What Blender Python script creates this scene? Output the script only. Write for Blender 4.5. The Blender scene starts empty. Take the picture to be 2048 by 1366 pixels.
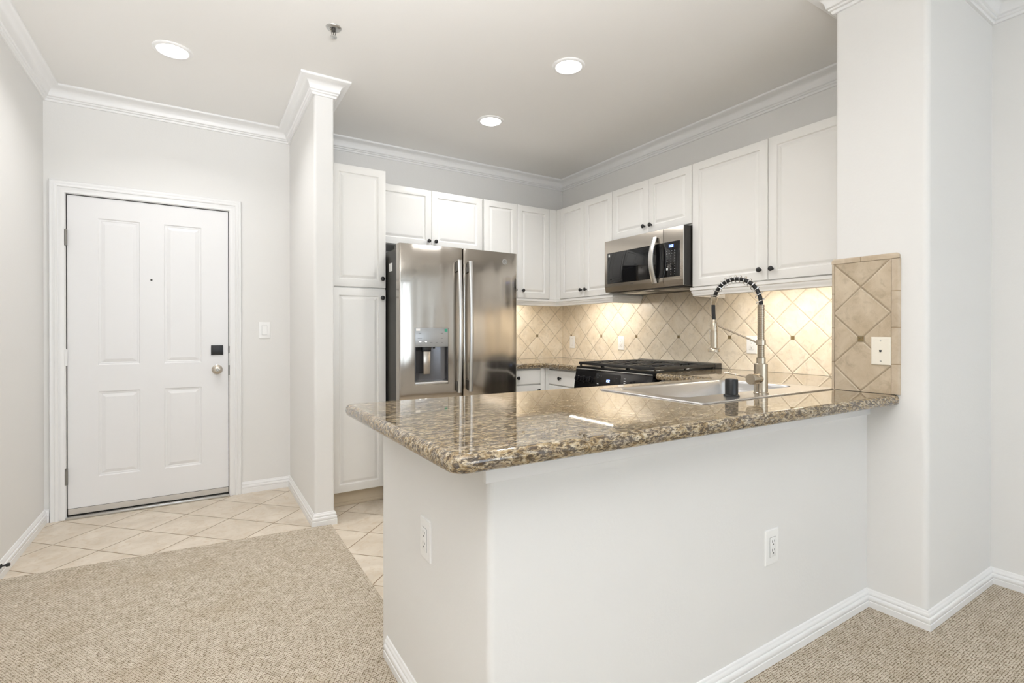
import bpy, bmesh, math, random
from mathutils import Vector, Matrix
R = math.radians
PI = math.pi
random.seed(7)
SC = bpy.context.scene
COL = SC.collection

# ------------------------------------------------------------------ camera, world, exposure
cam_d = bpy.data.cameras.new('camera'); cam = bpy.data.objects.new('camera', cam_d); COL.objects.link(cam)
cam.location = (0, 0, 1.1688)
cam.rotation_euler = (R(90 - 0.1956), 0, R(-31.8637))
cam_d.sensor_width = 36; cam_d.lens = 1005.8 * 36 / 2048; cam_d.shift_y = -(683 - 668.02) / 2048
cam_d.clip_start = 0.02
SC.camera = cam
SC.view_settings.view_transform = 'Standard'; SC.view_settings.look = 'None'
SC.view_settings.exposure = 0.27; SC.view_settings.gamma = 1.0; SC.view_settings.use_curve_mapping = False
SC.cycles.max_bounces = 12; SC.cycles.diffuse_bounces = 8; SC.cycles.glossy_bounces = 6
SC.cycles.sample_clamp_indirect = 6.0
W = bpy.data.worlds.new('world'); SC.world = W; W.use_nodes = True
W.node_tree.nodes['Background'].inputs[0].default_value = (0.80, 0.90, 1.0, 1)
W.node_tree.nodes['Background'].inputs[1].default_value = 1.2

def area_light(name, loc, rot, sx, sy, power, color, shape='RECTANGLE', parent=None, spread=180):
    l = bpy.data.lights.new(name, 'AREA'); l.shape = shape; l.size = sx
    if shape in ('RECTANGLE', 'ELLIPSE'): l.size_y = sy
    l.energy = power; l.color = color; l.spread = R(spread)
    o = bpy.data.objects.new(name, l); COL.objects.link(o)
    o.location = loc; o.rotation_euler = rot
    if parent: o.parent = parent
    return o
DAY = (0.80, 0.90, 1.0)
# daylight through the two living-room windows behind the camera
area_light('daylight', (0.42, -4.42, 1.35), (R(90 + 24), 0, 0), 2.05, 2.0, 27, DAY)
area_light('daylight', (2.3, -4.42, 1.35), (R(90 + 24), 0, 0), 1.1, 2.0, 20, DAY)
# added fill light, like a bounced flash behind the camera, to brighten the ceiling
area_light('bounce_fill', (-0.10, -0.50, 1.25), (R(90 + 60), 0, R(-2)), .6, .6, 62, (0.99, 0.99, 1.0), 'DISK', None, 108)
P_DOWN = 5.4       # watts of each recessed ceiling lamp
P_UNDER = 0.85       # watts of each under-cabinet lamp
WARM = (1.0, 0.91, 0.80)
NEUT = (1.0, 0.99, 0.985)

# ------------------------------------------------------------------ dimensions
CE = 2.68
XL, XP, XP2, XR = -0.81, 0.583, 0.698, 3.118
YE, YP, YK = 4.13, 3.179, 4.05
XW, YH, XC, YCA, YCB, XD = 0.571, 1.02, 2.414, 0.8085, 1.147, 3.121
YB = -4.6

# ------------------------------------------------------------------ node helpers
class NT:
    def __init__(s, name):
        s.m = bpy.data.materials.new(name); s.m.use_nodes = True
        s.t = s.m.node_tree; s.t.nodes.clear()
        s.out = s.n('ShaderNodeOutputMaterial'); s.b = s.n('ShaderNodeBsdfPrincipled')
        s.t.links.new(s.b.outputs[0], s.out.inputs[0])
    def n(s, k, **kw):
        x = s.t.nodes.new(k)
        for a, v in kw.items(): setattr(x, a, v)
        return x
    def l(s, a, b):
        s.t.links.new(a, b)
    def put(s, sock, v):
        if hasattr(v, 'is_linked') or hasattr(v, 'links'): s.l(v, sock)
        else: sock.default_value = v
    def M(s, op, a, b=None, c=None):
        x = s.n('ShaderNodeMath', operation=op); s.put(x.inputs[0], a)
        if b is not None: s.put(x.inputs[1], b)
        if c is not None: s.put(x.inputs[2], c)
        return x.outputs[0]
    def pos(s):
        if not hasattr(s, '_p'):
            g = s.n('ShaderNodeNewGeometry'); s._p = g.outputs['Position']
        return s._p
    def obj(s):
        return s.n('ShaderNodeTexCoord').outputs['Object']
    def xyz(s, v=None):
        x = s.n('ShaderNodeSeparateXYZ'); s.l(v or s.pos(), x.inputs[0]); return x.outputs
    def vec(s, a, b, c):
        x = s.n('ShaderNodeCombineXYZ'); s.put(x.inputs[0], a); s.put(x.inputs[1], b); s.put(x.inputs[2], c); return x.outputs[0]
    def scale(s, v, sc):
        x = s.n('ShaderNodeVectorMath', operation='MULTIPLY'); s.l(v, x.inputs[0]); x.inputs[1].default_value = sc; return x.outputs[0]
    def noise(s, v, sc, det=4, rough=0.55, dist=0.0, dim='3D'):
        x = s.n('ShaderNodeTexNoise'); s.l(v, x.inputs['Vector']); x.inputs['Scale'].default_value = sc
        x.inputs['Detail'].default_value = det; x.inputs['Roughness'].default_value = rough; x.inputs['Distortion'].default_value = dist
        return x.outputs[0]
    def voro(s, v, sc, feat='F1', rnd=1.0, out='Distance'):
        x = s.n('ShaderNodeTexVoronoi', feature=feat); s.l(v, x.inputs['Vector']); x.inputs['Scale'].default_value = sc
        x.inputs['Randomness'].default_value = rnd
        return x.outputs[out]
    def ramp(s, f, stops):
        x = s.n('ShaderNodeValToRGB'); s.put(x.inputs[0], f)
        e = x.color_ramp.elements
        while len(e) < len(stops): e.new(0.5)
        for i, (p, c) in enumerate(stops): e[i].position = p; e[i].color = (*c[:3], 1)
        return x.outputs[0]
    def mix(s, f, a, b, mode='MIX'):
        x = s.n('ShaderNodeMix', data_type='RGBA', blend_type=mode)
        s.put(x.inputs[0], f)
        for i, v in ((6, a), (7, b)):
            if isinstance(v, tuple): x.inputs[i].default_value = (*v[:3], 1)
            else: s.l(v, x.inputs[i])
        return x.outputs[2]
    def rng(s, v, a, b, c=0.0, d=1.0):
        x = s.n('ShaderNodeMapRange'); s.put(x.inputs[0], v)
        for i, q in enumerate((a, b, c, d)): x.inputs[i + 1].default_value = q
        return x.outputs[0]
    def bump(s, h, strength=0.3, dist=0.01, prev=None):
        x = s.n('ShaderNodeBump'); s.put(x.inputs['Height'], h); x.inputs['Strength'].default_value = strength
        x.inputs['Distance'].default_value = dist
        if prev: s.l(prev, x.inputs['Normal'])
        s.l(x.outputs[0], s.b.inputs['Normal']); return x.outputs[0]
    def set(s, **kw):
        for k, v in kw.items():
            k = k.replace('_', ' ')
            i = s.b.inputs[{'Base': 'Base Color', 'Coat': 'Coat Weight', 'Coat Rough': 'Coat Roughness', 'Emit': 'Emission Color', 'Emit S': 'Emission Strength', 'Spec': 'Specular IOR Level'}.get(k, k)]
            if isinstance(v, tuple) and len(v) == 3: v = (*v, 1)
            s.put(i, v)
        return s.m

def srgb(r, g, b):
    f = lambda c: (c / 255 / 12.92) if c / 255 <= 0.04045 else ((c / 255 + 0.055) / 1.055) ** 2.4
    return (f(r), f(g), f(b))

def plain(name, col, rough=0.5, metal=0.0, var=0.03, **kw):
    m = NT(name)
    n = m.noise(m.obj(), 14, 3)
    c2 = tuple(max(0, c * (1 - 2 * var)) for c in col)
    m.set(Base=m.mix(n, c2, tuple(min(1, c * (1 + var)) for c in col)), Roughness=rough, Metallic=metal, **kw)
    return m.m

def paint(name, col, bumpy=0.12):
    m = NT(name)
    big = m.noise(m.pos(), 1.3, 2)
    m.set(Base=m.mix(big, tuple(c * 0.985 for c in col), tuple(min(1, c * 1.015) for c in col)), Roughness=0.62, Spec=0.35)
    h = m.noise(m.pos(), 95, 4, 0.55)
    m.bump(h, bumpy, 0.004)
    return m.m

MAT = {}
MAT['wall'] = paint('wall_paint', srgb(228.5, 227.8, 226), 0.10)
MAT['ceil'] = paint('ceiling_paint', srgb(235, 234, 232), 0.08)
MAT['trim'] = plain('trim_gloss_white', srgb(236, 236, 236), 0.32, var=0.005)
MAT['door'] = plain('door_white', srgb(233, 233, 234), 0.38, var=0.005)
MAT['cab'] = plain('cabinet_white', srgb(236, 235, 232), 0.34, var=0.006)
MAT['cabin'] = plain('cabinet_inside', srgb(222, 212, 195), 0.6, var=0.02)
MAT['toe'] = plain('toe_board', srgb(205, 192, 170), 0.55, var=0.03)
MAT['black'] = plain('matte_black', (0.012, 0.012, 0.013), 0.38, var=0.1)
MAT['iron'] = plain('cast_iron', (0.016, 0.016, 0.017), 0.30, 0.0, var=0.2)
MAT['enamel'] = plain('black_enamel', (0.007, 0.007, 0.008), 0.10, var=0.1, Spec=0.32)
MAT['bglass'] = plain('black_glass', (0.006, 0.006, 0.007), 0.035, var=0.1, Spec=0.6)
MAT['rubber'] = plain('black_rubber', (0.010, 0.010, 0.010), 0.55, var=0.1)
MAT['casegrey'] = plain('dark_grey_case', (0.055, 0.052, 0.047), 0.42, var=0.05)
MAT['plate'] = plain('white_plastic', srgb(240, 240, 239), 0.30, var=0.004)
MAT['platewarm'] = plain('almond_plastic', srgb(238, 232, 218), 0.35, var=0.006)
MAT['slot'] = plain('dark_slot', (0.05, 0.05, 0.05), 0.6, var=0.05)
MAT['chrome'] = plain('polished_chrome', (0.78, 0.78, 0.79), 0.10, 1.0, var=0.01)
MAT['nickel'] = plain('satin_nickel', (0.56, 0.51, 0.44), 0.28, 1.0, var=0.03)
MAT['alu'] = plain('aluminium', (0.62, 0.62, 0.61), 0.34, 1.0, var=0.03)
MAT['cooktop'] = plain('cooktop_black', (0.006, 0.006, 0.006), 0.32, var=0.1, Spec=0.3)
MAT['hinge'] = plain('worn_hinge_metal', (0.27, 0.26, 0.24), 0.42, 0.8, var=0.06)
MAT['white_label'] = plain('paper_label', (0.85, 0.85, 0.84), 0.6, var=0.01)
MAT['green_label'] = plain('green_label', (0.03, 0.30, 0.19), 0.5, var=0.02)
MAT['grey_ink'] = plain('grey_ink', (0.12, 0.12, 0.125), 0.5, var=0.02)
MAT['pale_ink'] = plain('pale_ink', (0.85, 0.86, 0.88), 0.5, var=0.02)

def emit(name, col, s):
    m = NT(name); m.set(Base=col, Emit=col, Emit_S=s, Roughness=0.5); return m.m
MAT['lamp'] = emit('lamp_diffuser', (1, 0.985, 0.96), 14)
MAT['tube'] = emit('lamp_tube', (1, 0.93, 0.82), 22)
MAT['digit'] = emit('blue_digit', (0.45, 0.62, 1.0), 2.6)
MAT['digitback'] = emit('blue_display', (0.03, 0.07, 0.30), 0.8)

def brushed(name, col, rough, axis, wave=0.0, aniso=0.6):
    m = NT(name); p = m.obj()
    sc = {'z': (260, 260, 2.0), 'x': (2.0, 260, 260), 'y': (260, 2.0, 260)}[axis]
    g = m.noise(m.scale(p, sc), 1.0, 3, 0.6)
    m.set(Base=m.mix(g, tuple(c * 0.98 for c in col), tuple(min(1, c * 1.02) for c in col)), Metallic=1.0,
          Roughness=m.rng(g, 0.2, 0.8, rough * 0.93, rough * 1.08), Anisotropic=aniso)
    b = m.bump(g, 0.006, 0.0005)
    if wave:
        w = m.noise(m.scale(p, (7.5, 1, 1.3)), 1.0, 1, 0.4)
        m.bump(w, wave, 0.02, b)
    return m.m
MAT['steel'] = brushed('stainless_steel', (0.52, 0.485, 0.44), 0.15, 'x', 0.38, 0.3)
MAT['steelh'] = brushed('stainless_handle', (0.70, 0.69, 0.67), 0.36, 'z')
MAT['steelm'] = brushed('stainless_trim', (0.55, 0.50, 0.44), 0.26, 'x')
MAT['sink'] = plain('sink_steel', (0.62, 0.61, 0.60), 0.27, 1.0, var=0.02)
MAT['brass'] = brushed('brushed_nickel_warm', (0.52, 0.45, 0.355), 0.24, 'z', 0, 0.3)
MAT['dispgrey'] = plain('dispenser_grey', (0.42, 0.43, 0.44), 0.32, 0.5, var=0.02)
MAT['dispdark'] = plain('dispenser_recess', (0.16, 0.16, 0.17), 0.26, 0.75, var=0.02)

def granite():
    m = NT('speckled_granite'); p = m.pos()
    q = m.scale(p, (0.62, 1.35, 1.35))
    a = m.noise(q, 62, 6, 0.68, 0.9)
    b = m.noise(q, 88, 5, 0.70, 0.8)
    c = m.noise(q, 20, 3, 0.6, 0.8)
    d = m.noise(q, 42, 6, 0.72, 1.2)
    base = m.ramp(a, [(0.34, srgb(78, 60, 40)), (0.43, srgb(128, 105, 72)), (0.50, srgb(160, 143, 113)), (0.58, srgb(190, 178, 155)), (0.68, srgb(208, 197, 178))])
    tan = m.ramp(c, [(0.38, srgb(150, 126, 86)), (0.5, srgb(174, 155, 122)), (0.62, srgb(178, 168, 154))])
    col = m.mix(0.30, base, tan)
    dark = m.rng(b, 0.505, 0.455, 0.0, 1.0)
    col = m.mix(m.M('MULTIPLY', dark, 0.86), col, srgb(62, 50, 38))
    dk2 = m.rng(d, 0.455, 0.395, 0.0, 1.0)
    col = m.mix(m.M('MULTIPLY', dk2, 0.82), col, srgb(66, 60, 58))
    gl = m.rng(c, 0.58, 0.66)
    col = m.mix(m.M('MULTIPLY', gl, 0.35), col, srgb(112, 106, 104))
    m.set(Base=col, Roughness=0.025, Spec=0.60, Coat=0.2, Coat_Rough=0.02)
    return m.m
MAT['granite'] = granite()

def diag_tile(name, axis, h0, accents=True, z0=1.134, s=0.2175, c1=srgb(237, 227, 210), c2=srgb(222, 208, 184)):
    m = NT(name); x = m.xyz(); h = x['XYZ'.index(axis)]
    u = m.M('SUBTRACT', h, h0); w = m.M('SUBTRACT', x[2], z0)
    p = m.M('DIVIDE', m.M('ADD', u, w), s); q = m.M('DIVIDE', m.M('SUBTRACT', u, w), s)
    def near(v):
        return m.M('ABSOLUTE', m.M('SUBTRACT', m.M('FRACT', m.M('ADD', v, 0.5)), 0.5))
    d = m.M('MULTIPLY', m.M('MINIMUM', near(p), near(q)), s * 0.7071)
    cell = m.vec(m.M('FLOOR', p), m.M('FLOOR', q), 0.0)
    wn = m.n('ShaderNodeTexWhiteNoise'); m.l(cell, wn.inputs['Vector'])
    off = m.n('ShaderNodeVectorMath', operation='ADD'); m.l(m.pos(), off.inputs[0]); m.l(wn.outputs['Color'], off.inputs[1])
    cl = m.noise(off.outputs[0], 9, 5, 0.6, 0.5)
    cl2 = m.noise(off.outputs[0], 26, 5, 0.65, 0.8)
    base = m.mix(m.rng(cl, 0.3, 0.7), c2, c1)
    base = m.mix(m.M('MULTIPLY', m.rng(cl2, 0.50, 0.70), 0.50), base, tuple(k * 0.72 for k in c2))
    base = m.mix(m.M('MULTIPLY', m.M('SUBTRACT', wn.outputs['Value'], 0.5), 0.36), base, tuple(k * 0.62 for k in c2))
    g = m.rng(d, 0.0014, 0.0027)                      # 0 in the joint, 1 on the tile
    col = m.mix(g, tuple(k * 0.74 for k in c2), base)
    hgt = m.rng(d, 0.0012, 0.0060)
    if accents:
        au = m.M('MULTIPLY', near(m.M('DIVIDE', u, 2 * s)), 2 * s)
        box = m.M('MAXIMUM', au, m.M('ABSOLUTE', w))
        ain = m.rng(box, 0.0115, 0.0105); agr = m.rng(box, 0.0150, 0.0138)
        col = m.mix(agr, col, tuple(k * 0.74 for k in c2))
        an = m.noise(m.pos(), 190, 3, 0.7)
        acc = m.ramp(an, [(0.35, srgb(84, 66, 40)), (0.5, srgb(140, 116, 76)), (0.66, srgb(96, 104, 84))])
        col = m.mix(ain, col, acc)
        hgt = m.mix(agr, hgt, m.M('MULTIPLY', ain, 0.9))
    m.set(Base=col, Roughness=0.34, Spec=0.45)
    b = m.bump(hgt, 0.9, 0.0026)
    m.bump(m.noise(m.pos(), 60, 3, 0.5), 0.10, 0.002, b)
    return m.m
MAT['tile_range'] = diag_tile('backsplash_range_tile', 'Y', 1.721)
MAT['tile_back'] = diag_tile('backsplash_back_tile', 'X', 2.801)
MAT['tile_col'] = diag_tile('column_tile', 'Y', 1.040, z0=1.140, s=0.222, c1=srgb(208, 193, 170), c2=srgb(180, 162, 136))

def strip_tile(name, axis, step, ofs):
    m = NT(name); x = m.xyz(); v = m.M('DIVIDE', m.M('SUBTRACT', x['XYZ'.index(axis)], ofs), step)
    d = m.M('MULTIPLY', m.M('ABSOLUTE', m.M('SUBTRACT', m.M('FRACT', m.M('ADD', v, 0.5)), 0.5)), step)
    cl = m.noise(m.pos(), 16, 5, 0.6, 0.6)
    base = m.mix(m.rng(cl, 0.3, 0.7), srgb(178, 160, 136), srgb(202, 187, 165))
    g = m.rng(d, 0.0010, 0.0020)
    m.set(Base=m.mix(g, srgb(150, 130, 100), base), Roughness=0.36)
    m.bump(m.rng(d, 0.001, 0.004), 0.5, 0.002)
    return m.m
MAT['strip_v'] = strip_tile('bullnose_tile_upright', 'Z', 0.150, 0.963 + 0.075)
MAT['strip_h'] = strip_tile('bullnose_tile_level', 'Y', 0.150, 1.040)

def floor_tile():
    m = NT('floor_tile'); x = m.xyz()
    p = m.M('DIVIDE', m.M('SUBTRACT', m.M('ADD', x[0], x[1]), 2.99), 0.3895)
    q = m.M('DIVIDE', m.M('SUBTRACT', m.M('SUBTRACT', x[1], x[0]), 3.0), 0.455)
    def near(v, s):
        return m.M('MULTIPLY', m.M('ABSOLUTE', m.M('SUBTRACT', m.M('FRACT', m.M('ADD', v, 0.5)), 0.5)), s * 0.7071)
    d = m.M('MINIMUM', near(p, 0.3895), near(q, 0.455))
    cell = m.vec(m.M('FLOOR', p), m.M('FLOOR', q), 0.0)
    wn = m.n('ShaderNodeTexWhiteNoise'); m.l(cell, wn.inputs['Vector'])
    off = m.n('ShaderNodeVectorMath', operation='ADD'); m.l(m.pos(), off.inputs[0]); m.l(wn.outputs['Color'], off.inputs[1])
    cl = m.noise(off.outputs[0], 5, 5, 0.6, 0.7)
    fine = m.noise(off.outputs[0], 18, 5, 0.65, 1.5)
    base = m.mix(m.rng(cl, 0.3, 0.7), srgb(202, 190, 172), srgb(226, 216, 201))
    base = m.mix(m.M('MULTIPLY', m.rng(fine, 0.50, 0.68), 0.55), base, srgb(198, 178, 150))
    base = m.mix(m.M('MULTIPLY', m.M('SUBTRACT', wn.outputs['Value'], 0.4), 0.22), base, srgb(196, 180, 156))
    g = m.rng(d, 0.0020, 0.0034)
    m.set(Base=m.mix(g, srgb(140, 118, 88), base), Roughness=0.38, Spec=0.4)
    m.bump(m.rng(d, 0.001, 0.005), 0.5, 0.002)
    return m.m
MAT['floor'] = floor_tile()

def carpet():
    m = NT('loop_carpet'); p = m.pos()
    w = m.noise(p, 60, 2, 0.5)
    x = m.xyz()
    a = R(0); ca, sa = math.cos(a), math.sin(a)
    jx = m.M('MULTIPLY', m.M('SUBTRACT', w, 0.5), 0.0035)
    u = m.M('ADD', m.M('ADD', m.M('MULTIPLY', x[0], ca), m.M('MULTIPLY', x[1], sa)), jx)
    v = m.M('ADD', m.M('SUBTRACT', m.M('MULTIPLY', x[1], ca), m.M('MULTIPLY', x[0], sa)), jx)
    q = m.vec(m.M('DIVIDE', m.M('ADD', u, m.M('MULTIPLY', m.M('MODULO', m.M('FLOOR', m.M('DIVIDE', m.M('ADD', v, 20.0), 0.0075)), 2.0), 0.0045)), 0.0090), m.M('DIVIDE', v, 0.0075), 0.0)
    d = m.voro(q, 1.0, 'F1', 0.30)
    hole = m.rng(d, 0.44, 0.60)                        # 1 between loops
    big = m.noise(p, 3.2, 3, 0.6)
    mid = m.noise(p, 30, 3, 0.6)
    yarn = m.mix(m.rng(mid, 0.3, 0.7), srgb(190, 179, 160), srgb(219, 209, 193))
    yarn = m.mix(m.M('MULTIPLY', m.rng(big, 0.5, 0.72), 0.30), yarn, srgb(178, 161, 135))
    col = m.mix(m.M('MULTIPLY', hole, 0.92), yarn, srgb(112, 94, 70))
    m.set(Base=col, Roughness=0.95, Spec=0.1)
    h = m.M('SUBTRACT', 1.0, m.M('MULTIPLY', d, d))
    b = m.bump(h, 0.8, 0.006)
    m.bump(m.noise(p, 420, 2, 0.6), 0.25, 0.002, b)
    return m.m
MAT['carpet'] = carpet()

# ------------------------------------------------------------------ mesh helpers
def NB(): return bmesh.new()

def mkobj(name, bm, mat, parent=None, ang=38, flat=None):
    bmesh.ops.recalc_face_normals(bm, faces=bm.faces)
    me = bpy.data.meshes.new(name); bm.to_mesh(me); bm.free()
    me.materials.append(MAT[mat] if isinstance(mat, str) else mat)
    for pl in me.polygons: pl.use_smooth = True
    me.set_sharp_from_angle(angle=R(ang))
    if flat is not None:
        for pl in me.polygons:
            if flat(pl): pl.use_smooth = False
    o = bpy.data.objects.new(name, me); COL.objects.link(o)
    if parent: o.parent = parent
    return o

def tag(o, label=None, cat=None, group=None, kind=None):
    if label: o['label'] = label
    if cat: o['category'] = cat
    if group: o['group'] = group
    if kind: o['kind'] = kind
    return o

def thing(name, label, cat, loc=(0, 0, 0), rz=0, group=None, kind=None):
    o = bpy.data.objects.new(name, None); COL.objects.link(o); o.empty_display_size = 0.1
    o.location = loc; o.rotation_euler = (0, 0, R(rz))
    return tag(o, label, cat, group, kind)

def struct(name, bm, mat, label, cat, ang=38):
    return tag(mkobj(name, bm, mat, None, ang), label, cat, kind='structure')

def box(bm, x0, x1, y0, y1, z0, z1, bev=0.0, seg=2):
    t = bmesh.new(); bmesh.ops.create_cube(t, size=1)
    for v in t.verts:
        v.co = Vector((x0 + (v.co.x + .5) * (x1 - x0), y0 + (v.co.y + .5) * (y1 - y0), z0 + (v.co.z + .5) * (z1 - z0)))
    if bev: bmesh.ops.bevel(t, geom=list(t.edges), offset=bev, segments=seg, affect='EDGES', profile=0.5)
    merge(bm, t)

def merge(bm, t, mat=None):
    if mat: bmesh.ops.transform(t, matrix=mat, verts=t.verts)
    me = bpy.data.meshes.new('tmp'); t.to_mesh(me); t.free(); bm.from_mesh(me); bpy.data.meshes.remove(me)

AX = {'z': Matrix.Identity(4), '-z': Matrix.Rotation(PI, 4, 'X'), '-y': Matrix.Rotation(R(90), 4, 'X'), 'y': Matrix.Rotation(R(-90), 4, 'X'),
      'x': Matrix.Rotation(R(90), 4, 'Y'), '-x': Matrix.Rotation(R(-90), 4, 'Y')}

def lathe(bm, prof, loc=(0, 0, 0), axis='z', n=32, cap0=True, cap1=True):
    """prof: (radius, height) pairs, turned about the axis."""
    t = bmesh.new(); rings = []
    for r, h in prof:
        if r < 1e-6: rings.append([t.verts.new((0, 0, h))])
        else: rings.append([t.verts.new((r * math.cos(2 * PI * k / n), r * math.sin(2 * PI * k / n), h)) for k in range(n)])
    for a, b in zip(rings, rings[1:]):
        if len(a) == 1 and len(b) == 1: continue
        for k in range(n):
            k2 = (k + 1) % n
            if len(a) == 1: t.faces.new((a[0], b[k], b[k2]))
            elif len(b) == 1: t.faces.new((a[k], a[k2], b[0]))
            else: t.faces.new((a[k], a[k2], b[k2], b[k]))
    if cap0 and len(rings[0]) > 1: t.faces.new(rings[0])
    if cap1 and len(rings[-1]) > 1: t.faces.new(rings[-1])
    merge(bm, t, Matrix.Translation(loc) @ AX[axis])

def tube(bm, pts, r, n=12, closed=False, caps=True):
    pts = [Vector(p) for p in pts]; m = len(pts)
    rad = r if isinstance(r, (list, tuple)) else [r] * m
    prev = None; rings = []
    for i, p in enumerate(pts):
        a = pts[(i - 1) % m] if (closed or i > 0) else p
        b = pts[(i + 1) % m] if (closed or i < m - 1) else p
        t = (b - a).normalized()
        if prev is None:
            u = t.cross(Vector((0, 0, 1)))
            if u.length < 1e-3: u = t.cross(Vector((1, 0, 0)))
        else: u = prev - t * prev.dot(t)
        u.normalize(); prev = u; w = t.cross(u)
        rings.append([bm.verts.new(p + (u * math.cos(2 * PI * k / n) + w * math.sin(2 * PI * k / n)) * rad[i]) for k in range(n)])
    pairs = list(zip(rings, rings[1:])) + ([(rings[-1], rings[0])] if closed else [])
    for a, b in pairs:
        for k in range(n): bm.faces.new((a[k], a[(k + 1) % n], b[(k + 1) % n], b[k]))
    if caps and not closed: bm.faces.new(rings[0]); bm.faces.new(list(reversed(rings[-1])))

def sweep(bm, path, prof, mapf, side=1):
    """path: 2-D points; prof: closed list of (offset, height); mitred; mapf(px, py, height) -> xyz"""
    P = [Vector(p) for p in path]; n = len(P); rings = []
    for i in range(n):
        d0 = (P[i] - P[i - 1]).normalized() if i > 0 else None
        d1 = (P[i + 1] - P[i]).normalized() if i < n - 1 else None
        n0 = Vector((-d0.y, d0.x)) * side if d0 else None
        n1 = Vector((-d1.y, d1.x)) * side if d1 else None
        if n0 and n1: mv = (n0 + n1) / max(0.2, 1 + n0.dot(n1))
        else: mv = n0 or n1
        rings.append([bm.verts.new(mapf(*(P[i] + mv * o), h)) for o, h in prof])
    k = len(prof)
    for a, b in zip(rings, rings[1:]):
        for j in range(k): bm.faces.new((a[j], a[(j + 1) % k], b[(j + 1) % k], b[j]))
    bm.faces.new(rings[0]); bm.faces.new(list(reversed(rings[-1])))

def prism(bm, pts, z0, z1):
    a = [bm.verts.new((x, y, z0)) for x, y in pts]; b = [bm.verts.new((x, y, z1)) for x, y in pts]
    n = len(pts)
    for i in range(n): bm.faces.new((a[i], a[(i + 1) % n], b[(i + 1) % n], b[i]))
    bm.faces.new(list(reversed(a))); bm.faces.new(b)

def rounded(pts, radii, seg=6):
    """2-D polygon (counter-clockwise) with rounded corners"""
    out = []; n = len(pts)
    for i in range(n):
        p = Vector(pts[i]); r = radii[i]
        if r <= 0: out.append(tuple(p)); continue
        a = (Vector(pts[i - 1]) - p).normalized(); b = (Vector(pts[(i + 1) % n]) - p).normalized()
        half = a.angle(b) / 2; dist = r / math.tan(half); c = p + (a + b).normalized() * (r / math.sin(half))
        s = p + a * dist - c; e = p + b * dist - c
        a0 = math.atan2(s.y, s.x); a1 = math.atan2(e.y, e.x); da = (a1 - a0 + PI) % (2 * PI) - PI
        for k in range(seg + 1):
            t = a0 + da * k / seg; out.append((c.x + r * math.cos(t), c.y + r * math.sin(t)))
    return out

def offset_poly(pts, d):
    """inset a counter-clockwise polygon, d[i] = distance for edge i -> i+1"""
    n = len(pts); out = []
    for i in range(n):
        p0, p1, p2 = Vector(pts[i - 1]), Vector(pts[i]), Vector(pts[(i + 1) % n])
        e0 = (p1 - p0).normalized(); e1 = (p2 - p1).normalized()
        n0 = Vector((-e0.y, e0.x)); n1 = Vector((-e1.y, e1.x)); a, b = d[i - 1], d[i]
        den = e0.x * e1.y - e0.y * e1.x
        if abs(den) < 1e-4: out.append(tuple(p1 + n0 * a)); continue
        # solve m.n0 = a, m.n1 = b
        det = n0.x * n1.y - n0.y * n1.x
        mx = (a * n1.y - b * n0.y) / det; my = (n0.x * b - n1.x * a) / det
        out.append((p1.x + mx, p1.y + my))
    return out

def ring_panel(bm, x0, x1, z0, z1, y, t, prof, back=True):
    """raised panel facing -y: rings of (inset, depth) measured from the face plane"""
    rings = []
    if back: rings.append([bm.verts.new(p) for p in ((x0, y + t, z0), (x1, y + t, z0), (x1, y + t, z1), (x0, y + t, z1))])
    for i, d in prof:
        rings.append([bm.verts.new(p) for p in ((x0 + i, y + d, z0 + i), (x1 - i, y + d, z0 + i), (x1 - i, y + d, z1 - i), (x0 + i, y + d, z1 - i))])
    for a, b in zip(rings, rings[1:]):
        for k in range(4): bm.faces.new((a[k], a[(k + 1) % 4], b[(k + 1) % 4], b[k]))
    bm.faces.new(rings[-1])
    if back: bm.faces.new(list(reversed(rings[0])))

DOORPROF = [(0.0, 0.004), (0.0012, 0.0012), (0.004, 0.0), (0.050, 0.0), (0.0515, 0.0045), (0.055, 0.0085), (0.060, 0.0090), (0.072, 0.0035), (0.078, 0.0010), (0.081, 0.0010)]
DRAWPROF = [(0.0, 0.006), (0.002, 0.002), (0.006, 0.0)]

def knob(parent, x, z, y=0.0):
    bm = NB()
    lathe(bm, [(0.0075, 0.0), (0.0062, 0.003), (0.0052, 0.011), (0.0075, 0.015), (0.0135, 0.019), (0.0150, 0.0225), (0.0138, 0.026), (0.009, 0.0285), (0, 0.0292)], (x, y, z), '-y', 24)
    o = mkobj('knob', bm, 'black', parent, 50); o['label'] = 'matte black round knob'; return o

def cab_door(parent, x0, x1, z0, z1, kx=None, kz=None, prof=DOORPROF, name='door', mat='cab'):
    g = 0.0012
    bm = NB(); ring_panel(bm, x0 + g, x1 - g, z0 + g, z1 - g, 0.0, 0.019, prof)
    d = mkobj(name, bm, mat, parent, 25)
    if kx is not None: knob(d, kx, kz)
    return d

# ------------------------------------------------------------------ the setting
bm = NB(); box(bm, XL - .2, 3.4, YB - .2, 4.4, -0.06, 0.0)
struct('floor', bm, 'floor', 'beige ceramic tile floor laid on the diagonal in the entry and kitchen', 'floor')
bm = NB(); box(bm, XL - .2, 3.4, YB - .2, 4.4, CE, CE + 0.1)
struct('ceiling', bm, 'ceil', 'smooth off-white ceiling with recessed lights', 'ceiling')

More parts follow.
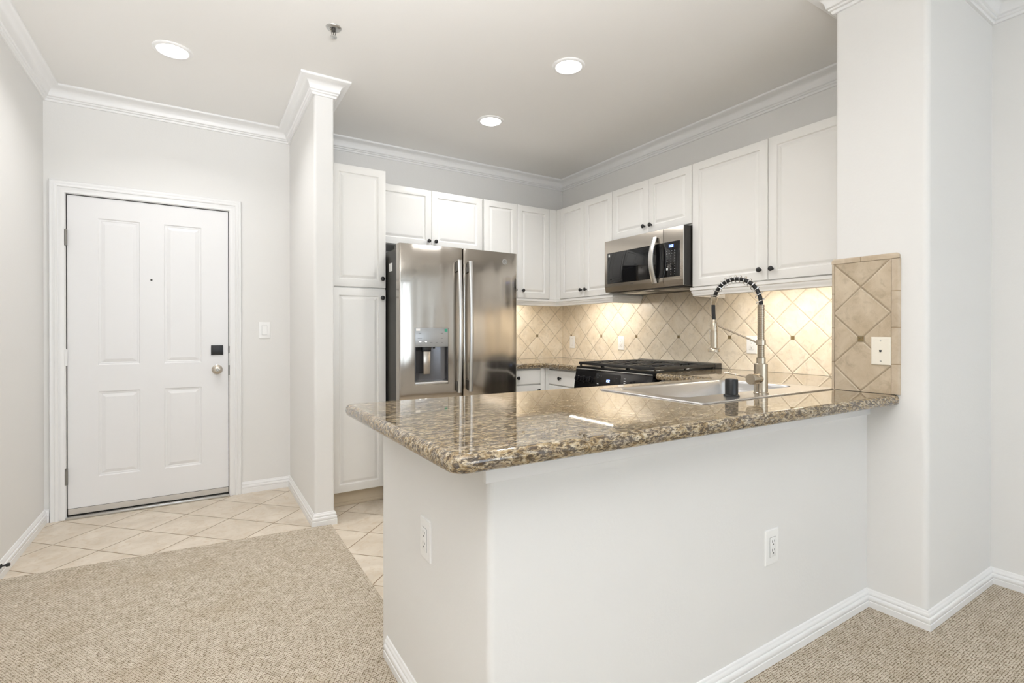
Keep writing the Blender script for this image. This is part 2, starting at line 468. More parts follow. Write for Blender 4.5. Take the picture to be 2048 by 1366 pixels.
cp = [(XL + 0.001, YB), (XD - 0.001, YB), (XD - 0.001, YCA - 0.002), (XC - 0.002, YCA - 0.002), (XC - 0.002, YH - 0.002), (XW - 0.002, YH - 0.002), (XW - 0.002, 1.82), (0.675, 1.83), (0.675, 3.150), (0.560, 3.165), (XL + 0.001, 3.270)]
bm = NB()
lo = [bm.verts.new((x, y, 0.0004)) for x, y in cp]; hi = [bm.verts.new((x, y, 0.009)) for x, y in cp]
for i in range(len(cp)): bm.faces.new((lo[i], lo[(i + 1) % len(cp)], hi[(i + 1) % len(cp)], hi[i]))
for ring in (lo, hi): bmesh.ops.triangle_fill(bm, edges=[bm.edges.get((ring[i], ring[(i + 1) % len(cp)])) for i in range(len(cp))], use_beauty=True)
tag(mkobj('carpet', bm, 'carpet', None, 30), 'beige looped wall-to-wall carpet covering the living area floor up to the tile', 'carpet')

bm = NB(); box(bm, XL - .12, XL, YB, 4.25, 0, CE)
struct('wall_left', bm, 'wall', 'white painted wall at the far left beside the entry door', 'wall')
bm = NB(); DX0, DX1, DZ = -0.706, 0.180, 2.034
box(bm, XL, DX0, YE, YE + .12, 0, CE); box(bm, DX1, XP, YE, YE + .12, 0, CE); box(bm, DX0, DX1, YE, YE + .12, DZ, CE)
bmesh.ops.remove_doubles(bm, verts=bm.verts, dist=1e-5)
struct('wall_entry', bm, 'wall', 'white painted wall around the entry door', 'wall')
bm = NB(); prism(bm, rounded([(XP, YP), (XP2, YP), (XP2, 4.25), (XP, 4.25)], [0.018, 0.012, 0, 0]), 0, CE)
struct('wall_divider', bm, 'wall', 'narrow white wing wall between the entry and the kitchen pantry', 'wall')
bm = NB(); box(bm, XP2, XR + .12, YK, 4.25, 0, CE)
struct('wall_kitchen_back', bm, 'wall', 'wall behind the refrigerator and pantry', 'wall')
bm = NB(); box(bm, XR, XR + .12, YCB, YK, 0, CE)
struct('wall_range', bm, 'wall', 'kitchen wall behind the range and microwave', 'wall')
bm = NB(); prism(bm, rounded([(XC, YCA), (XD + .12, YCA), (XD + .12, YCB), (XC, YCB)], [0.022, 0, 0, 0.012]), 0, CE)
struct('wall_column', bm, 'wall', 'thick white wall end at the right end of the bar', 'wall')
bm = NB(); box(bm, XD, XD + .12, YB, YCA, 0, CE)
struct('wall_right', bm, 'wall', 'white wall at the far right of the living area', 'wall')
bm = NB(); prism(bm, rounded([(XW, YH), (XC, YH), (XC, YH + .115), (XW + .115, YH + .115), (XW + .115, 1.815), (XW, 1.815)], [0.018, 0, 0, 0, 0, 0.004]), 0, 0.8715)
struct('wall_bar', bm, 'wall', 'white half wall under the granite bar', 'wall')
# rear wall with two windows (behind the camera)
bm = NB()
wins = [(-0.65, 1.85), (2.2 - .65, 2.85)]
wins = [(-0.60, 1.45), (1.75, 2.85)]
box(bm, XL, XD, YB - .12, YB, 0, 0.35); box(bm, XL, XD, YB - .12, YB, 2.35, CE)
for a, b in ((XL, wins[0][0]), (wins[0][1], wins[1][0]), (wins[1][1], XD)): box(bm, a, b, YB - .12, YB, .35, 2.35)
struct('wall_rear', bm, 'wall', 'living area wall with windows behind the camera', 'wall')
pane = NT('window_pane'); tr = pane.n('ShaderNodeBsdfTransparent'); gl = pane.n('ShaderNodeBsdfGlossy'); mx = pane.n('ShaderNodeMixShader')
gl.inputs['Roughness'].default_value = 0.02; mx.inputs[0].default_value = 0.08
pane.l(tr.outputs[0], mx.inputs[1]); pane.l(gl.outputs[0], mx.inputs[2]); pane.l(mx.outputs[0], pane.out.inputs[0]); MAT['pane'] = pane.m
for i, (a, b) in enumerate(wins):
    w = thing('window_%d' % (i + 1), 'white framed living area window behind the camera', 'window', ((a + b) / 2, YB - .06, .35), kind='structure')
    hw = (b - a) / 2
    bm = NB()
    for q in ((-hw, -hw + .05, 0, 2.0), (hw - .05, hw, 0, 2.0), (-hw, hw, 0, .05), (-hw, hw, 1.95, 2.0), (-.02, .02, 0, 2.0)): box(bm, q[0], q[1], -.03, .03, q[2], q[3], .004)
    mkobj('window_frame', bm, 'trim', w)
    bm = NB(); box(bm, -hw + .04, hw - .04, -.004, .004, .04, 1.96); mkobj('glass', bm, 'pane', w)

# crown moulding
cz = lambda h: h
CROWN = [(0, CE - .092), (.010, CE - .092), (.013, CE - .088), (.013, CE - .080), (.019, CE - .078), (.022, CE - .074), (.022, CE - .069), (.028, CE - .066)]
for k in range(7):
    t = k / 6 * PI / 2; CROWN.append((.030 + .042 * (1 - math.cos(t)), CE - .062 + .044 * math.sin(t)))
CROWN += [(.076, CE - .015), (.082, CE - .013), (.085, CE - .009), (.085, CE), (0, CE)]
mapxy = lambda x, y, h: (x, y, h)
bm = NB()
sweep(bm, [(XL, YB), (XL, YE), (XP, YE), (XP, YP), (XP2, YP), (XP2, YK), (XR, YK), (XR, YCB), (XC, YCB), (XC, YCA), (XD, YCA), (XD, YB)], CROWN, mapxy, -1)
struct('trim_1', bm, 'trim', 'white crown moulding running around the top of the walls', 'moulding', 50)

# baseboards
BASE = [(0, 0), (.0150, 0), (.0150, .033), (.0128, .0345), (.0128, .0365), (.0140, .038), (.0135, .052), (.0105, .0555), (.0080, .0565), (.0080, .0595), (.0098, .0610), (.0095, .0690), (.0065, .0715), (.0052, .0735), (.0052, .0765), (.0035, .0800), (.0020, .0815), (0, .0815)]
def baseboard(name, path, label, z=0.0):
    bm = NB(); sweep(bm, path, [(o, h + z) for o, h in BASE], mapxy, -1)
    return struct(name, bm, 'trim', label, 'baseboard', 50)
baseboard('baseboard_left', [(XL, YB), (XL, YE), (-0.786, YE)], 'white baseboard along the far left wall')
baseboard('baseboard_entry', [(0.2535, YE), (XP, YE), (XP, YP), (XP2, YP), (XP2, YP + .10)], 'white baseboard from the entry door around the wing wall')
baseboard('baseboard_bar', [(XW, 1.765), (XW, YH), (XC, YH), (XC, YCA), (XD, YCA), (XD, YB)], 'white baseboard along the bar half wall and right walls')
bm = NB(); box(bm, XW - .016, XC - .001, YH - .014, YH, .822, .8715, .002)
struct('trim_2', bm, 'trim', 'flat white trim board under the granite bar edge', 'trim')

# ------------------------------------------------------------------ entry door
door = thing('door_1', 'white four-panel entry door with black lock plate and nickel knob', 'door', ((DX0 + DX1) / 2, YE, 0), kind='structure')
dcx = (DX0 + DX1) / 2
PAN = [(-0.552, -0.334), (-0.203, 0.013)]; PZ = [(0.246, 0.789), (0.959, 1.899)]
bm = NB()
x0, x1, z0, z1 = DX0 + .0045, DX1 - .0045, .062, DZ - .0045
xs = sorted([x0, x1] + [v for p in PAN for v in p]); zs = sorted([z0, z1] + [v for p in PZ for v in p])
yf = YE + .006
PPROF = [(0.0, 0.0), (.003, .003), (.006, .0055), (.013, .0055), (.017, .0075), (.034, .0030), (.037, .0018)]
for i in range(len(xs) - 1):
    for j in range(len(zs) - 1):
        if (xs[i], xs[i + 1]) in PAN and (zs[j], zs[j + 1]) in PZ:
            ring_panel(bm, xs[i], xs[i + 1], zs[j], zs[j + 1], yf, 0, PPROF, back=False)
        else:
            bm.faces.new([bm.verts.new(p) for p in ((xs[i], yf, zs[j]), (xs[i + 1], yf, zs[j]), (xs[i + 1], yf, zs[j + 1]), (xs[i], yf, zs[j + 1]))])
bmesh.ops.remove_doubles(bm, verts=bm.verts, dist=1e-5)
t = NB(); box(t, x0, x1, yf, yf + .044, z0, z1)
bmesh.ops.delete(t, geom=[f for f in t.faces if f.normal.y < -0.9], context='FACES')
merge(bm, t); bmesh.ops.remove_doubles(bm, verts=bm.verts, dist=1e-5)
bmesh.ops.translate(bm, verts=bm.verts, vec=(-dcx, -YE, 0))
mkobj('door_slab', bm, 'door', door, 20)
def dpart(name, bm, mat, par=door, ang=38, lab=None):
    bmesh.ops.translate(bm, verts=bm.verts, vec=(-dcx, -YE, 0)); o = mkobj(name, bm, mat, par, ang)
    if lab: o['label'] = lab
    return o
# casing
CAS = [(0, 0), (0, .012), (.006, .015), (.026, .015), (.029, .0115), (.033, .0115), (.037, .018), (.046, .0205), (.051, .0160), (.055, .0160), (.060, .0215), (.068, .022), (.0725, .018), (.0735, .012), (.0735, 0)]
bm = NB(); sweep(bm, [(DX0 - .004, 0), (DX0 - .004, DZ + .004), (DX1 + .004, DZ + .004), (DX1 + .004, 0)], CAS, lambda x, z, h: (x, YE - h, z), 1)
dpart('casing', bm, 'trim', ang=50)
bm = NB()
box(bm, DX0, DX0 + .002, YE, YE + .10, 0, DZ); box(bm, DX1 - .002, DX1, YE, YE + .10, 0, DZ); box(bm, DX0 + .002, DX1 - .002, YE, YE + .10, DZ - .002, DZ)
box(bm, DX0 + .002, DX1 - .002, YE + .052, YE + .11, .0, DZ - .002)
dpart('jamb', bm, 'casegrey')
bm = NB(); box(bm, DX0 + .006, DX1 - .006, YE + .002, YE + .006, .024, .060, .001); dpart('door_sweep', bm, plain('sweep_grey', srgb(200, 194, 186), .5), lab='pale grey weather strip')
bm = NB(); box(bm, DX0 + .001, DX1 - .001, YE - .030, YE + .05, 0.0005, .017, .004); dpart('threshold', bm, 'alu', lab='silver metal threshold')
for z, mt in ((1.760, 'hinge'), (1.010, 'trim'), (0.266, 'hinge')):
    bm = NB(); lathe(bm, [(.0082, -.050), (.0082, -.042), (.0070, -.0415), (.0082, -.041), (.0082, .041), (.0070, .0415), (.0082, .042), (.0082, .050), (.003, .0535)], (DX0 + .000, YE - .008, z), 'z', 14)
    dpart('hinge', bm, mt, lab='grey metal hinge barrel' if mt == 'hinge' else 'hinge barrel painted white')
bm = NB(); box(bm, .106 - .037, .106 + .037, YE - .004, YE + .0055, 1.043 - .034, 1.043 + .034, .002); dpart('lock_plate', bm, 'black', lab='square black deadbolt plate')
bm = NB(); lathe(bm, [(.034, 0), (.034, .003), (.030, .006), (.014, .008), (.012, .022), (.020, .028), (.0275, .036), (.029, .046), (.027, .054), (.020, .058), (.010, .0585), (.0098, .0565), (.006, .0565), (.006, .060), (0, .060)], (.107, YE + .0055, .905), '-y', 32)
k = dpart('door_knob', bm, 'nickel', lab='satin nickel round knob')
bm = NB(); lathe(bm, [(.0085, 0), (.0085, .0012), (.0055, .0012), (.0055, .0008)], (.107, YE + .0055 - .0585, .905), '-y', 20); o = dpart('key_ring', bm, 'black', k)
bm = NB(); lathe(bm, [(.006, 0), (.006, .003), (.004, .004), (.0035, .002), (0, .002)], (-.272, YE + .0055, 1.519), '-y', 16); dpart('peephole', bm, 'casegrey')
bm = NB(); box(bm, DX1 - .005, DX1 + .003, YE - .001, YE + .003, .862, .934, .001); box(bm, DX1 - .005, DX1 + .003, YE - .001, YE + .003, 1.02, 1.07, .001); dpart('strike_plate', bm, 'casegrey')

# doorstop on the left baseboard
ds = thing('doorstop', 'black rod doorstop sticking out of the baseboard at the far left', 'doorstop', (XL + .0138, 3.275, .069))
bm = NB(); lathe(bm, [(.011, 0), (.011, .003), (.005, .006)], (0, 0, 0), 'x', 16); tube(bm, [(.003, 0, 0), (.022, .002, 0)], .0042, 10); mkobj('rod', bm, 'black', ds)
bm = NB(); tube(bm, [(.017, .001, 0), (.0195, .0015, 0), (.0305, .003, 0), (.0325, .003, 0)], [.006, .0085, .0085, .006], 14); mkobj('rubber_tip', bm, 'rubber', ds)

# ------------------------------------------------------------------ cabinets on the back wall
def carcass(parent, x0, x1, y0, y1, z0, z1, name='body', mat='cab', fill=None):
    bm = NB(); box(bm, x0, x1, y0, y1, z0, z1, .0012, 1)
    if fill: box(bm, fill[0], fill[1], .0015, y0 + .0002, z0, z1)
    return mkobj(name, bm, mat, parent)

YU = 3.70; ZT = 2.285; ZU = 1.470
pantry = thing('pantry_cabinet', 'tall white pantry cabinet with two doors between the wing wall and the refrigerator', 'cabinet', (XP2 + .004, 3.42, 0))
pw = 1.098 - (XP2 + .004)
carcass(pantry, 0, pw, .0205, YK - 3.42 - .003, .100, ZT)
cab_door(pantry, .030, pw, ZU + .003, ZT, pw - .028, 1.536)
cab_door(pantry, .030, pw, .105, ZU - .003, pw - .028, 1.405)
bm = NB(); box(bm, 0, pw - .004, .060, .075, 0.0005, .100); box(bm, 0, pw - .004, .054, .060, 0.0005, .022, .001); o = mkobj('toe_kick', bm, 'toe', pantry); o['label'] = 'tan toe-kick board'

fc = thing('wall_cabinet', 'white two-door wall cabinet directly above the refrigerator', 'cabinet', (1.102, YU, 0), group='white wall cabinets')
carcass(fc, 0, .908, .0205, YK - YU - .003, 1.835, ZT)
cab_door(fc, 0, .453, 1.838, ZT, .453 - .028, 1.884); cab_door(fc, .453, .908, 1.838, ZT, .453 + .030, 1.884)
sc = thing('wall_cabinet', 'narrow white two-door wall cabinet between the refrigerator and the kitchen corner', 'cabinet', (2.024, YU, 0), group='white wall cabinets')
carcass(sc, 0, .7535, .0205, YK - YU - .003, ZU - .004, ZT, fill=(.677, .7535))
cab_door(sc, 0, .332, ZU, ZT, .332 - .030, 1.536); cab_door(sc, .332, .676, ZU, ZT, .332 + .052, 1.536)

XU = 2.778
def side_cab(name, ya, yb, label, group='white wall cabinets', z0=ZU - .004, fill=None):
    c = thing(name, label, 'cabinet', (XU, ya, 0), -90, group)
    carcass(c, 0, ya - yb, .0205, XR - XU - .003, z0, ZT, fill=fill)
    return c
c1 = side_cab('wall_cabinet', 3.720, 2.969, 'white two-door wall cabinet in the kitchen corner left of the microwave', fill=(.001, .0745))
cab_door(c1, 3.720 - 3.645, 3.720 - 3.310, ZU, ZT, 3.720 - 3.310 - .030, 1.532); cab_door(c1, 3.720 - 3.310, 3.720 - 2.969, ZU, ZT, 3.720 - 3.310 + .032, 1.532)
c2 = side_cab('wall_cabinet', 2.967, 2.209, 'short white two-door wall cabinet directly above the microwave', z0=1.885)
cab_door(c2, 0, .3765, 1.893, ZT, .3765 - .034, 1.946); cab_door(c2, .3765, .758, 1.893, ZT, .3765 + .032, 1.946)
c3 = side_cab('wall_cabinet', 2.205, 1.160, 'wide white two-door wall cabinet right of the microwave above the sink corner')
cab_door(c3, 0, .522, ZU, ZT, .522 - .042, 1.532); cab_door(c3, .524, 1.045, ZU, ZT, .524 + .028, 1.532)

# light rails under the wall cabinets
RAIL = [(0, ZU - .006), (-.016, ZU - .006), (-.016, ZU - .024), (-.010, ZU - .028), (-.010, ZU - .040), (-.004, ZU - .046), (-.004, ZU - .060), (.002, ZU - .064), (.014, ZU - .064), (.014, ZU - .006)]
bm = NB()
sweep(bm, [(2.026, YU + .010), (XU + .010, YU + .010), (XU + .010, 2.972), (XR - .014, 2.972)], RAIL, mapxy, 1)
tag(mkobj('light_rail', bm, 'cab', None, 50), 'stepped white light rail moulding under the corner wall cabinets left of the microwave', 'moulding', 'cabinet light rails')
bm = NB()
sweep(bm, [(XR - .014, 2.201), (XU + .010, 2.201), (XU + .010, 1.162)], RAIL, mapxy, 1)
tag(mkobj('light_rail', bm, 'cab', None, 50), 'stepped white light rail moulding under the wall cabinet right of the microwave', 'moulding', 'cabinet light rails')

# under-cabinet lights
def under_light(x, y, L, rz, label, p=P_UNDER, tilt=-48, hang=.0463):
    u = thing('under_cabinet_light', label, 'light', (x, y, ZU - .005), rz, 'under-cabinet lights')
    bm = NB(); box(bm, -L / 2, L / 2, -.026, .026, -hang + .0003, 0, .004); mkobj('housing', bm, 'plate', u)
    bm = NB(); box(bm, -L / 2 + .012, L / 2 - .012, -.020, .020, -hang - .0072, -hang, .002); mkobj('lens', bm, 'tube', u)
    area_light('lamp', (0, -.004 if tilt < 0 else .004, -hang - .0125), (R(tilt), 0, 0), L - .05, .012, p, (1.0, .94, .86), parent=u)
under_light(2.831, 3.30, .56, 90, 'slim lit lamp under the wall cabinet left of the microwave')
under_light(2.831, 1.62, .80, 90, 'long lit lamp under the wall cabinet right of the microwave', P_UNDER * .85)
under_light(2.36, YU + .16, .50, 0, 'slim lit lamp under the narrow wall cabinet beside the refrigerator', P_UNDER * .6, 40, .016)

# ------------------------------------------------------------------ tile backsplashes
ZC = 0.914
bm = NB(); box(bm, 2.012, XR - .0105, YK - .010, YK - .0005, ZC + .001, ZU - .008)
tag(mkobj('tile_backsplash', bm, 'tile_back'), 'beige diagonal tile backsplash on the short wall beside the refrigerator', 'backsplash')
bm = NB(); box(bm, XR - .010, XR - .0005, YCB + .002, YK - .0005, ZC + .001, ZU - .008); box(bm, XR - .010, XR - .0005, 2.222, 2.950, ZU - .008, 1.476)
tag(mkobj('tile_backsplash', bm, 'tile_range'), 'long beige diagonal tile backsplash behind the range and sink', 'backsplash')
tp = thing('side_backsplash', 'framed beige diagonal tile panel on the wall end at the right end of the bar', 'backsplash', (XC - .001, 1.03, ZC + .001))
bm = NB(); box(bm, -.010, 0, .9285 - 1.03, 1.1435 - 1.03, 0.0005, 1.468 - ZC); mkobj('tile_field', bm, 'tile_col', tp)
MAT['grout'] = plain('tan_grout', srgb(150, 130, 102), 0.8)
bm = NB(); box(bm, -.0070, 0, .9285 - 1.03 - .024, 1.1435 - 1.03 + .010, 0.0006, 1.468 - ZC + .018); mkobj('grout_bed', bm, 'grout', tp)
def bull(bm, a, b, horizontal):
    # quarter-round edged strip, a..b across, thickness .012 towards -x
    pass
bm = NB()
sec = [(0.0, 0.0), (-.0115, 0.0)] + [(-.0115 * math.cos(t), .018 + .0105 * math.sin(t)) for t in [k * PI / 12 for k in range(0, 7)]]
def strip(bm, y0, dirn, za, zb, w=None):
    s = [(x, (y if w is None else y * w)) for x, y in sec]
    a = [bm.verts.new((x, y0 + dirn * y, za)) for x, y in s]; b = [bm.verts.new((x, y0 + dirn * y, zb)) for x, y in s]
    n = len(s)
    for i in range(n): bm.faces.new((a[i], a[(i + 1) % n], b[(i + 1) % n], b[i]))
    bm.faces.new(a); bm.faces.new(list(reversed(b)))
strip(bm, .9285 - 1.03 - .0018, -1, .0005, 1.468 - ZC)
mkobj('bullnose_edge', bm, 'strip_v', tp)
bm = NB(); strip(bm, 1.1435 - 1.03 + .0014, 1, .0005, 1.468 - ZC, .45); mkobj('bullnose_edge', bm, 'strip_v', tp)
bm = NB()
a0, a1 = .9285 - 1.03 - .028, 1.1435 - 1.03 + .013
s2 = [(x, y * .82) for x, y in sec]
n = len(s2)
ys = [a0, a0 + .004, a0 + .012, a1 - .006, a1 - .002, a1]; sh = [.010, .0035, 0, 0, .002, .006]
rg = [[bm.verts.new((x, y, 1.4696 - ZC + max(0, h - dz if h > .01 else h))) for x, h in s2] for y, dz in zip(ys, sh)]
for A, B in zip(rg, rg[1:]):
    for i in range(n): bm.faces.new((A[i], A[(i + 1) % n], B[(i + 1) % n], B[i]))
bm.faces.new(rg[0]); bm.faces.new(list(reversed(rg[-1])))
mkobj('bullnose_cap', bm, 'strip_h', tp)

# ------------------------------------------------------------------ counters
def counter(name, pts, flags, label, hole=None, zt=ZC, th=.042, e=.017):
    bm = NB(); rings = []
    K = 8
    for k in range(K + 1):
        t = -PI / 2 + PI * k / K
        ins = e * (1 - max(0, math.cos(t)) ** .8); z = zt - th / 2 + th / 2 * math.sin(t)
        rings.append([bm.verts.new((x, y, z)) for x, y in offset_poly(pts, [ins if f else 0 for f in flags])])
    n = len(pts)
    for a, b in zip(rings, rings[1:]):
        for i in range(n): bm.faces.new((a[i], a[(i + 1) % n], b[(i + 1) % n], b[i]))
    for ring, z in ((rings[0], zt - th), (rings[-1], zt)):
        ed = [bm.edges.get((ring[i], ring[(i + 1) % n])) for i in range(n)]
        if hole:
            hv = [bm.verts.new((x, y, z)) for x, y in hole]; m = len(hole)
            ed += [bm.edges.new((hv[i], hv[(i + 1) % m])) for i in range(m)]
            if z == zt: top = hv
            else: bot = hv
        bmesh.ops.triangle_fill(bm, edges=ed, use_beauty=True)
    if hole:
        for i in range(m): bm.faces.new((bot[i], bot[(i + 1) % m], top[(i + 1) % m], top[i]))
    o = mkobj(name, bm, 'granite', None, 60, flat=lambda p: abs(p.normal.z) > .999)
    return tag(o, label, 'countertop')

def flags_for(pts, free):
    """an edge is bullnosed when free(midpoint) is true"""
    out = []
    for i in range(len(pts)):
        a, b = pts[i], pts[(i + 1) % len(pts)]; out.append(free((a[0] + b[0]) / 2, (a[1] + b[1]) / 2))
    return out
XB, YBK = 2.420, 3.385
bar = rounded([(0.437, 0.930), (XC - .002, 0.903), (XC - .002, YCB + .003), (XR - .002, YCB + .003), (XR - .002, 2.196), (XB, 2.196), (XB, 1.800), (0.437, 1.842)],
              [.045, 0, 0, 0, 0, .006, 0, .03], 7)
fl = flags_for(bar, lambda x, y: not ((x > XC - .01 and y < YCB + .01) or x > XR - .01 or (x > 2.43 and y > 2.19)))
SX0, SX1, SY0, SY1 = 1.500, 2.420, 1.147, 1.690
hole = rounded([(SX0 + .03, SY0 + .05), (SX1 - .03, SY0 + .05), (SX1 - .03, SY1 - .012), (SX0 + .03, SY1 - .012)], [.06] * 4, 6)
counter('bar_countertop', bar, fl, 'polished speckled granite bar counter with rounded corner and sink cutout', hole)
cor = rounded([(2.030, YBK), (XB, YBK), (XB, 2.972), (XR - .002, 2.972), (XR - .002, YK - .002), (2.030, YK - .002)], [0] * 6)
fl = flags_for(cor, lambda x, y: not (x > XR - .01 or y > YK - .01 or x < 2.035 or y < 2.98))
counter('corner_countertop', cor, fl, 'granite countertop in the kitchen corner between refrigerator and range')

# ------------------------------------------------------------------ sink
sink = thing('kitchen_sink', 'stainless steel drop-in sink set in the granite bar', 'sink', ((SX0 + SX1) / 2, (SY0 + SY1) / 2, ZC))
scx, scy = (SX0 + SX1) / 2, (SY0 + SY1) / 2
def rr(x0, x1, y0, y1, r, seg=8): return [(x - scx, y - scy) for x, y in rounded([(x0, y0), (x1, y0), (x1, y1), (x0, y1)], [r] * 4, seg)]
bm = NB()
def ringv(p, z): return [bm.verts.new((x, y, z)) for x, y in p]
BX0, BX1, BY0, BY1 = 1.565, 2.353, 1.285, 1.662
L = [ringv(rr(SX0, SX1, SY0, SY1, .022), .0008), ringv(rr(SX0 + .001, SX1 - .001, SY0 + .001, SY1 - .001, .022), .004), ringv(rr(SX0 + .004, SX1 - .004, SY0 + .004, SY1 - .004, .020), .0055),
     ringv(rr(SX0 + .009, SX1 - .009, SY0 + .009, SY1 - .009, .018), .0045)]
L += [ringv(rr(BX0, BX1, BY0, BY1, .060), .0040)]
mkdeck = L
def bridge(a, b):
    n = len(a)
    for i in range(n): bm.faces.new((a[i], a[(i + 1) % n], b[(i + 1) % n], b[i]))
for a, b in zip(L, L[1:]): bridge(a, b)
mkobj('sink_deck', bm, 'sink', sink, 50)
bm = NB()
L = [ringv(rr(BX0, BX1, BY0, BY1, .060), .0040), ringv(rr(BX0 + .003, BX1 - .003, BY0 + .003, BY1 - .003, .057), .001), ringv(rr(BX0 + .006, BX1 - .006, BY0 + .006, BY1 - .006, .055), -.008),
     ringv(rr(BX0 + .016, BX1 - .016, BY0 + .016, BY1 - .016, .055), -.150), ringv(rr(BX0 + .022, BX1 - .022, BY0 + .022, BY1 - .022, .052), -.175), ringv(rr(BX0 + .045, BX1 - .045, BY0 + .045, BY1 - .045, .04), -.190)]
for a, b in zip(L, L[1:]): bridge(a, b)
bm.faces.new(L[-1])
mkobj('bowl', bm, 'sink', sink, 50)
bm = NB(); lathe(bm, [(.055, .0), (.055, .002), (.043, .003), (.038, -.004), (0, -.006)], (0, .02, -.189), 'z', 28); mkobj('drain', bm, 'chrome', sink)

ag = thing('air_gap', 'black cylindrical air gap cap standing on the sink rim', 'air gap cap', (1.775, 1.222, ZC + .0055))
bm = NB(); lathe(bm, [(.030, -.001), (.030, .003), (.026, .006)], (0, 0, 0), 'z', 28); mkobj('base_ring', bm, 'black', ag)
bm = NB(); lathe(bm, [(.0242, .004), (.0242, .062), (.0225, .0655), (.019, .067), (0, .067)], (0, 0, 0), 'z', 32); mkobj('cap', bm, 'black', ag)

# ------------------------------------------------------------------ faucet
fz = ZC + .0055
fa = thing('kitchen_faucet', 'brushed nickel spring-neck faucet with black hose on the sink rim', 'faucet', (1.955, 1.212, fz))
def arc_yz():
    P = []
    Yc, Zc0, r = .107, .352, .097
    P.append((0, 0, .300)); P.append((0, .001, .330))
    for k in range(0, 25):
        t = PI - PI * k / 24 * 1.0
        P.append((0, Yc + r * 1.06 * math.cos(t) * 1.0, Zc0 + r * math.sin(t)))
    return P
bm = NB(); lathe(bm, [(.0285, -.001), (.0285, .003), (.0262, .005), (.0262, .120), (.0245, .122), (0, .122)], (0, 0, 0), 'z', 36); mkobj('base_body', bm, 'brass', fa)
bm = NB(); lathe(bm, [(.0175, .121), (.0175, .146), (.0135, .147), (0, .147)], (0, 0, 0), 'z', 28); mkobj('collar', bm, 'brass', fa)
bm = NB()
prof = []; z = .147
while z < .360:
    prof += [(.0120, z), (.0142, z + .0010), (.0142, z + .0024), (.0120, z + .0034)]; z += .0040
lathe(bm, prof, (0, 0, 0), 'z', 28); mkobj('neck', bm, 'brass', fa, 30)
bm = NB(); lathe(bm, [(.0142, .196), (.0185, .197), (.0185, .217), (.0142, .218)], (0, 0, 0), 'z', 28); mkobj('clamp_ring', bm, 'brass', fa)
# hose and its loose coil
def bez(P0, P1, P2, P3, n):
    out = []
    for k in range(n + 1):
        t = k / n; a = [(1 - t) ** 3, 3 * t * (1 - t) ** 2, 3 * t * t * (1 - t), t ** 3]
        out.append(tuple(sum(a[i] * p[j] for i, p in enumerate((P0, P1, P2, P3))) for j in range(3)))
    return out
arc = bez((0, 0, .360), (0, .002, .50), (0, .195, .520), (0, .222, .395), 40)
down = bez((0, .222, .395), (0, .228, .37), (0, .224, .33), (0, .222, .300), 10)
bm = NB(); tube(bm, arc + down[1:], .0082, 14); o = mkobj('hose', bm, 'rubber', fa); o['label'] = 'black rubber hose'
import itertools
bm = NB(); turns = 14; pts = []
N = 420
for k in range(N + 1):
    s = k / N * 40 * .985; i = min(39, int(s)); f = s - i
    p = Vector(arc[i]).lerp(Vector(arc[i + 1]), f); t = (Vector(arc[i + 1]) - Vector(arc[i])).normalized()
    u = Vector((1, 0, 0)); w = t.cross(u); a = 2 * PI * turns * k / N
    pts.append(p + (u * math.cos(a) + w * math.sin(a)) * .0162)
tube(bm, pts, .0017, 6); mkobj('spring_coil', bm, 'chrome', fa)
bm = NB(); d = Vector(down[1]) - Vector(arc[-2])
tube(bm, [(0, .2195, .408), (0, .2215, .398), (0, .2240, .380), (0, .2245, .372)], [.0150, .0150, .0115, .0100], 20); mkobj('hose_clamp', bm, 'brass', fa)
bm = NB()
lathe(bm, [(.0095, .306), (.0125, .296), (.0155, .292), (.0160, .290), (.0160, .256), (.0152, .2555), (.0152, .2545), (.0165, .254), (.0168, .190), (.0170, .180), (.0245, .176), (.0255, .174), (.0255, .163), (.0235, .161), (0, .160)], (0, .222, 0), 'z', 30)
mkobj('spray_head', bm, 'brass', fa)
bm = NB(); box(bm, -.004, .004, .2375, .2415, .205, .262, .0015); mkobj('spray_button', bm, 'alu', fa)
bm = NB(); tube(bm, [(0, .014, .206), (0, .212, .282)], .0036, 10); mkobj('support_arm', bm, 'brass', fa)
bm = NB(); lathe(bm, [(.0215, .0), (.0215, .040), (.0205, .041), (.0215, .042), (.0215, .071), (.0205, .073), (0, .073)], (0, 0, .060), '-x', 32); h = mkobj('handle_hub', bm, 'brass', fa)
bm = NB(); tube(bm, [(-.060, .018, .066), (-.060, .060, .072), (-.060, .125, .078)], [.0042, .004, .0036], 10); mkobj('lever', bm, 'brass', h)

# ------------------------------------------------------------------ base cabinets
def base_cab(name, loc, rz, w, depth, label, drawer=True, filler=0.0, kn=.5, flip=False):
    c = thing(name, label, 'cabinet', loc, rz, 'white base cabinets')
    bm = NB(); box(bm, 0, w, .0205, depth, .100, ZC - .0435, .001, 1)
    if filler: box(bm, 0 if flip else w - filler, filler if flip else w, .001, .0206, .100, ZC - .0435)
    mkobj('body', bm, 'cab', c)
    bm = NB(); box(bm, 0, w, .075, .09, .0005, .100); mkobj('toe_kick', bm, 'toe', c)
    a, b = (0, w - filler) if not flip else (filler, w)
    if drawer:
        d = cab_door(c, a, b, .742, .862, (a + b) / 2 + kn, .800, DRAWPROF, 'drawer')
    cab_door(c, a, b, .108, .736, b - .03, .69)
    return c
base_cab('base_cabinet', (2.032, YBK + .028, 0), 0, XB + .0275 - 2.032, YK - YBK - .032, 'white base cabinet with drawer under the corner countertop beside the refrigerator', filler=.045, kn=-.045)
base_cab('base_cabinet', (XB + .028, YBK + .027, 0), -90, YBK + .027 - 2.975, XR - XB - .032, 'white base cabinet with drawer between the kitchen corner and the range', filler=.045, kn=-.03, flip=True)
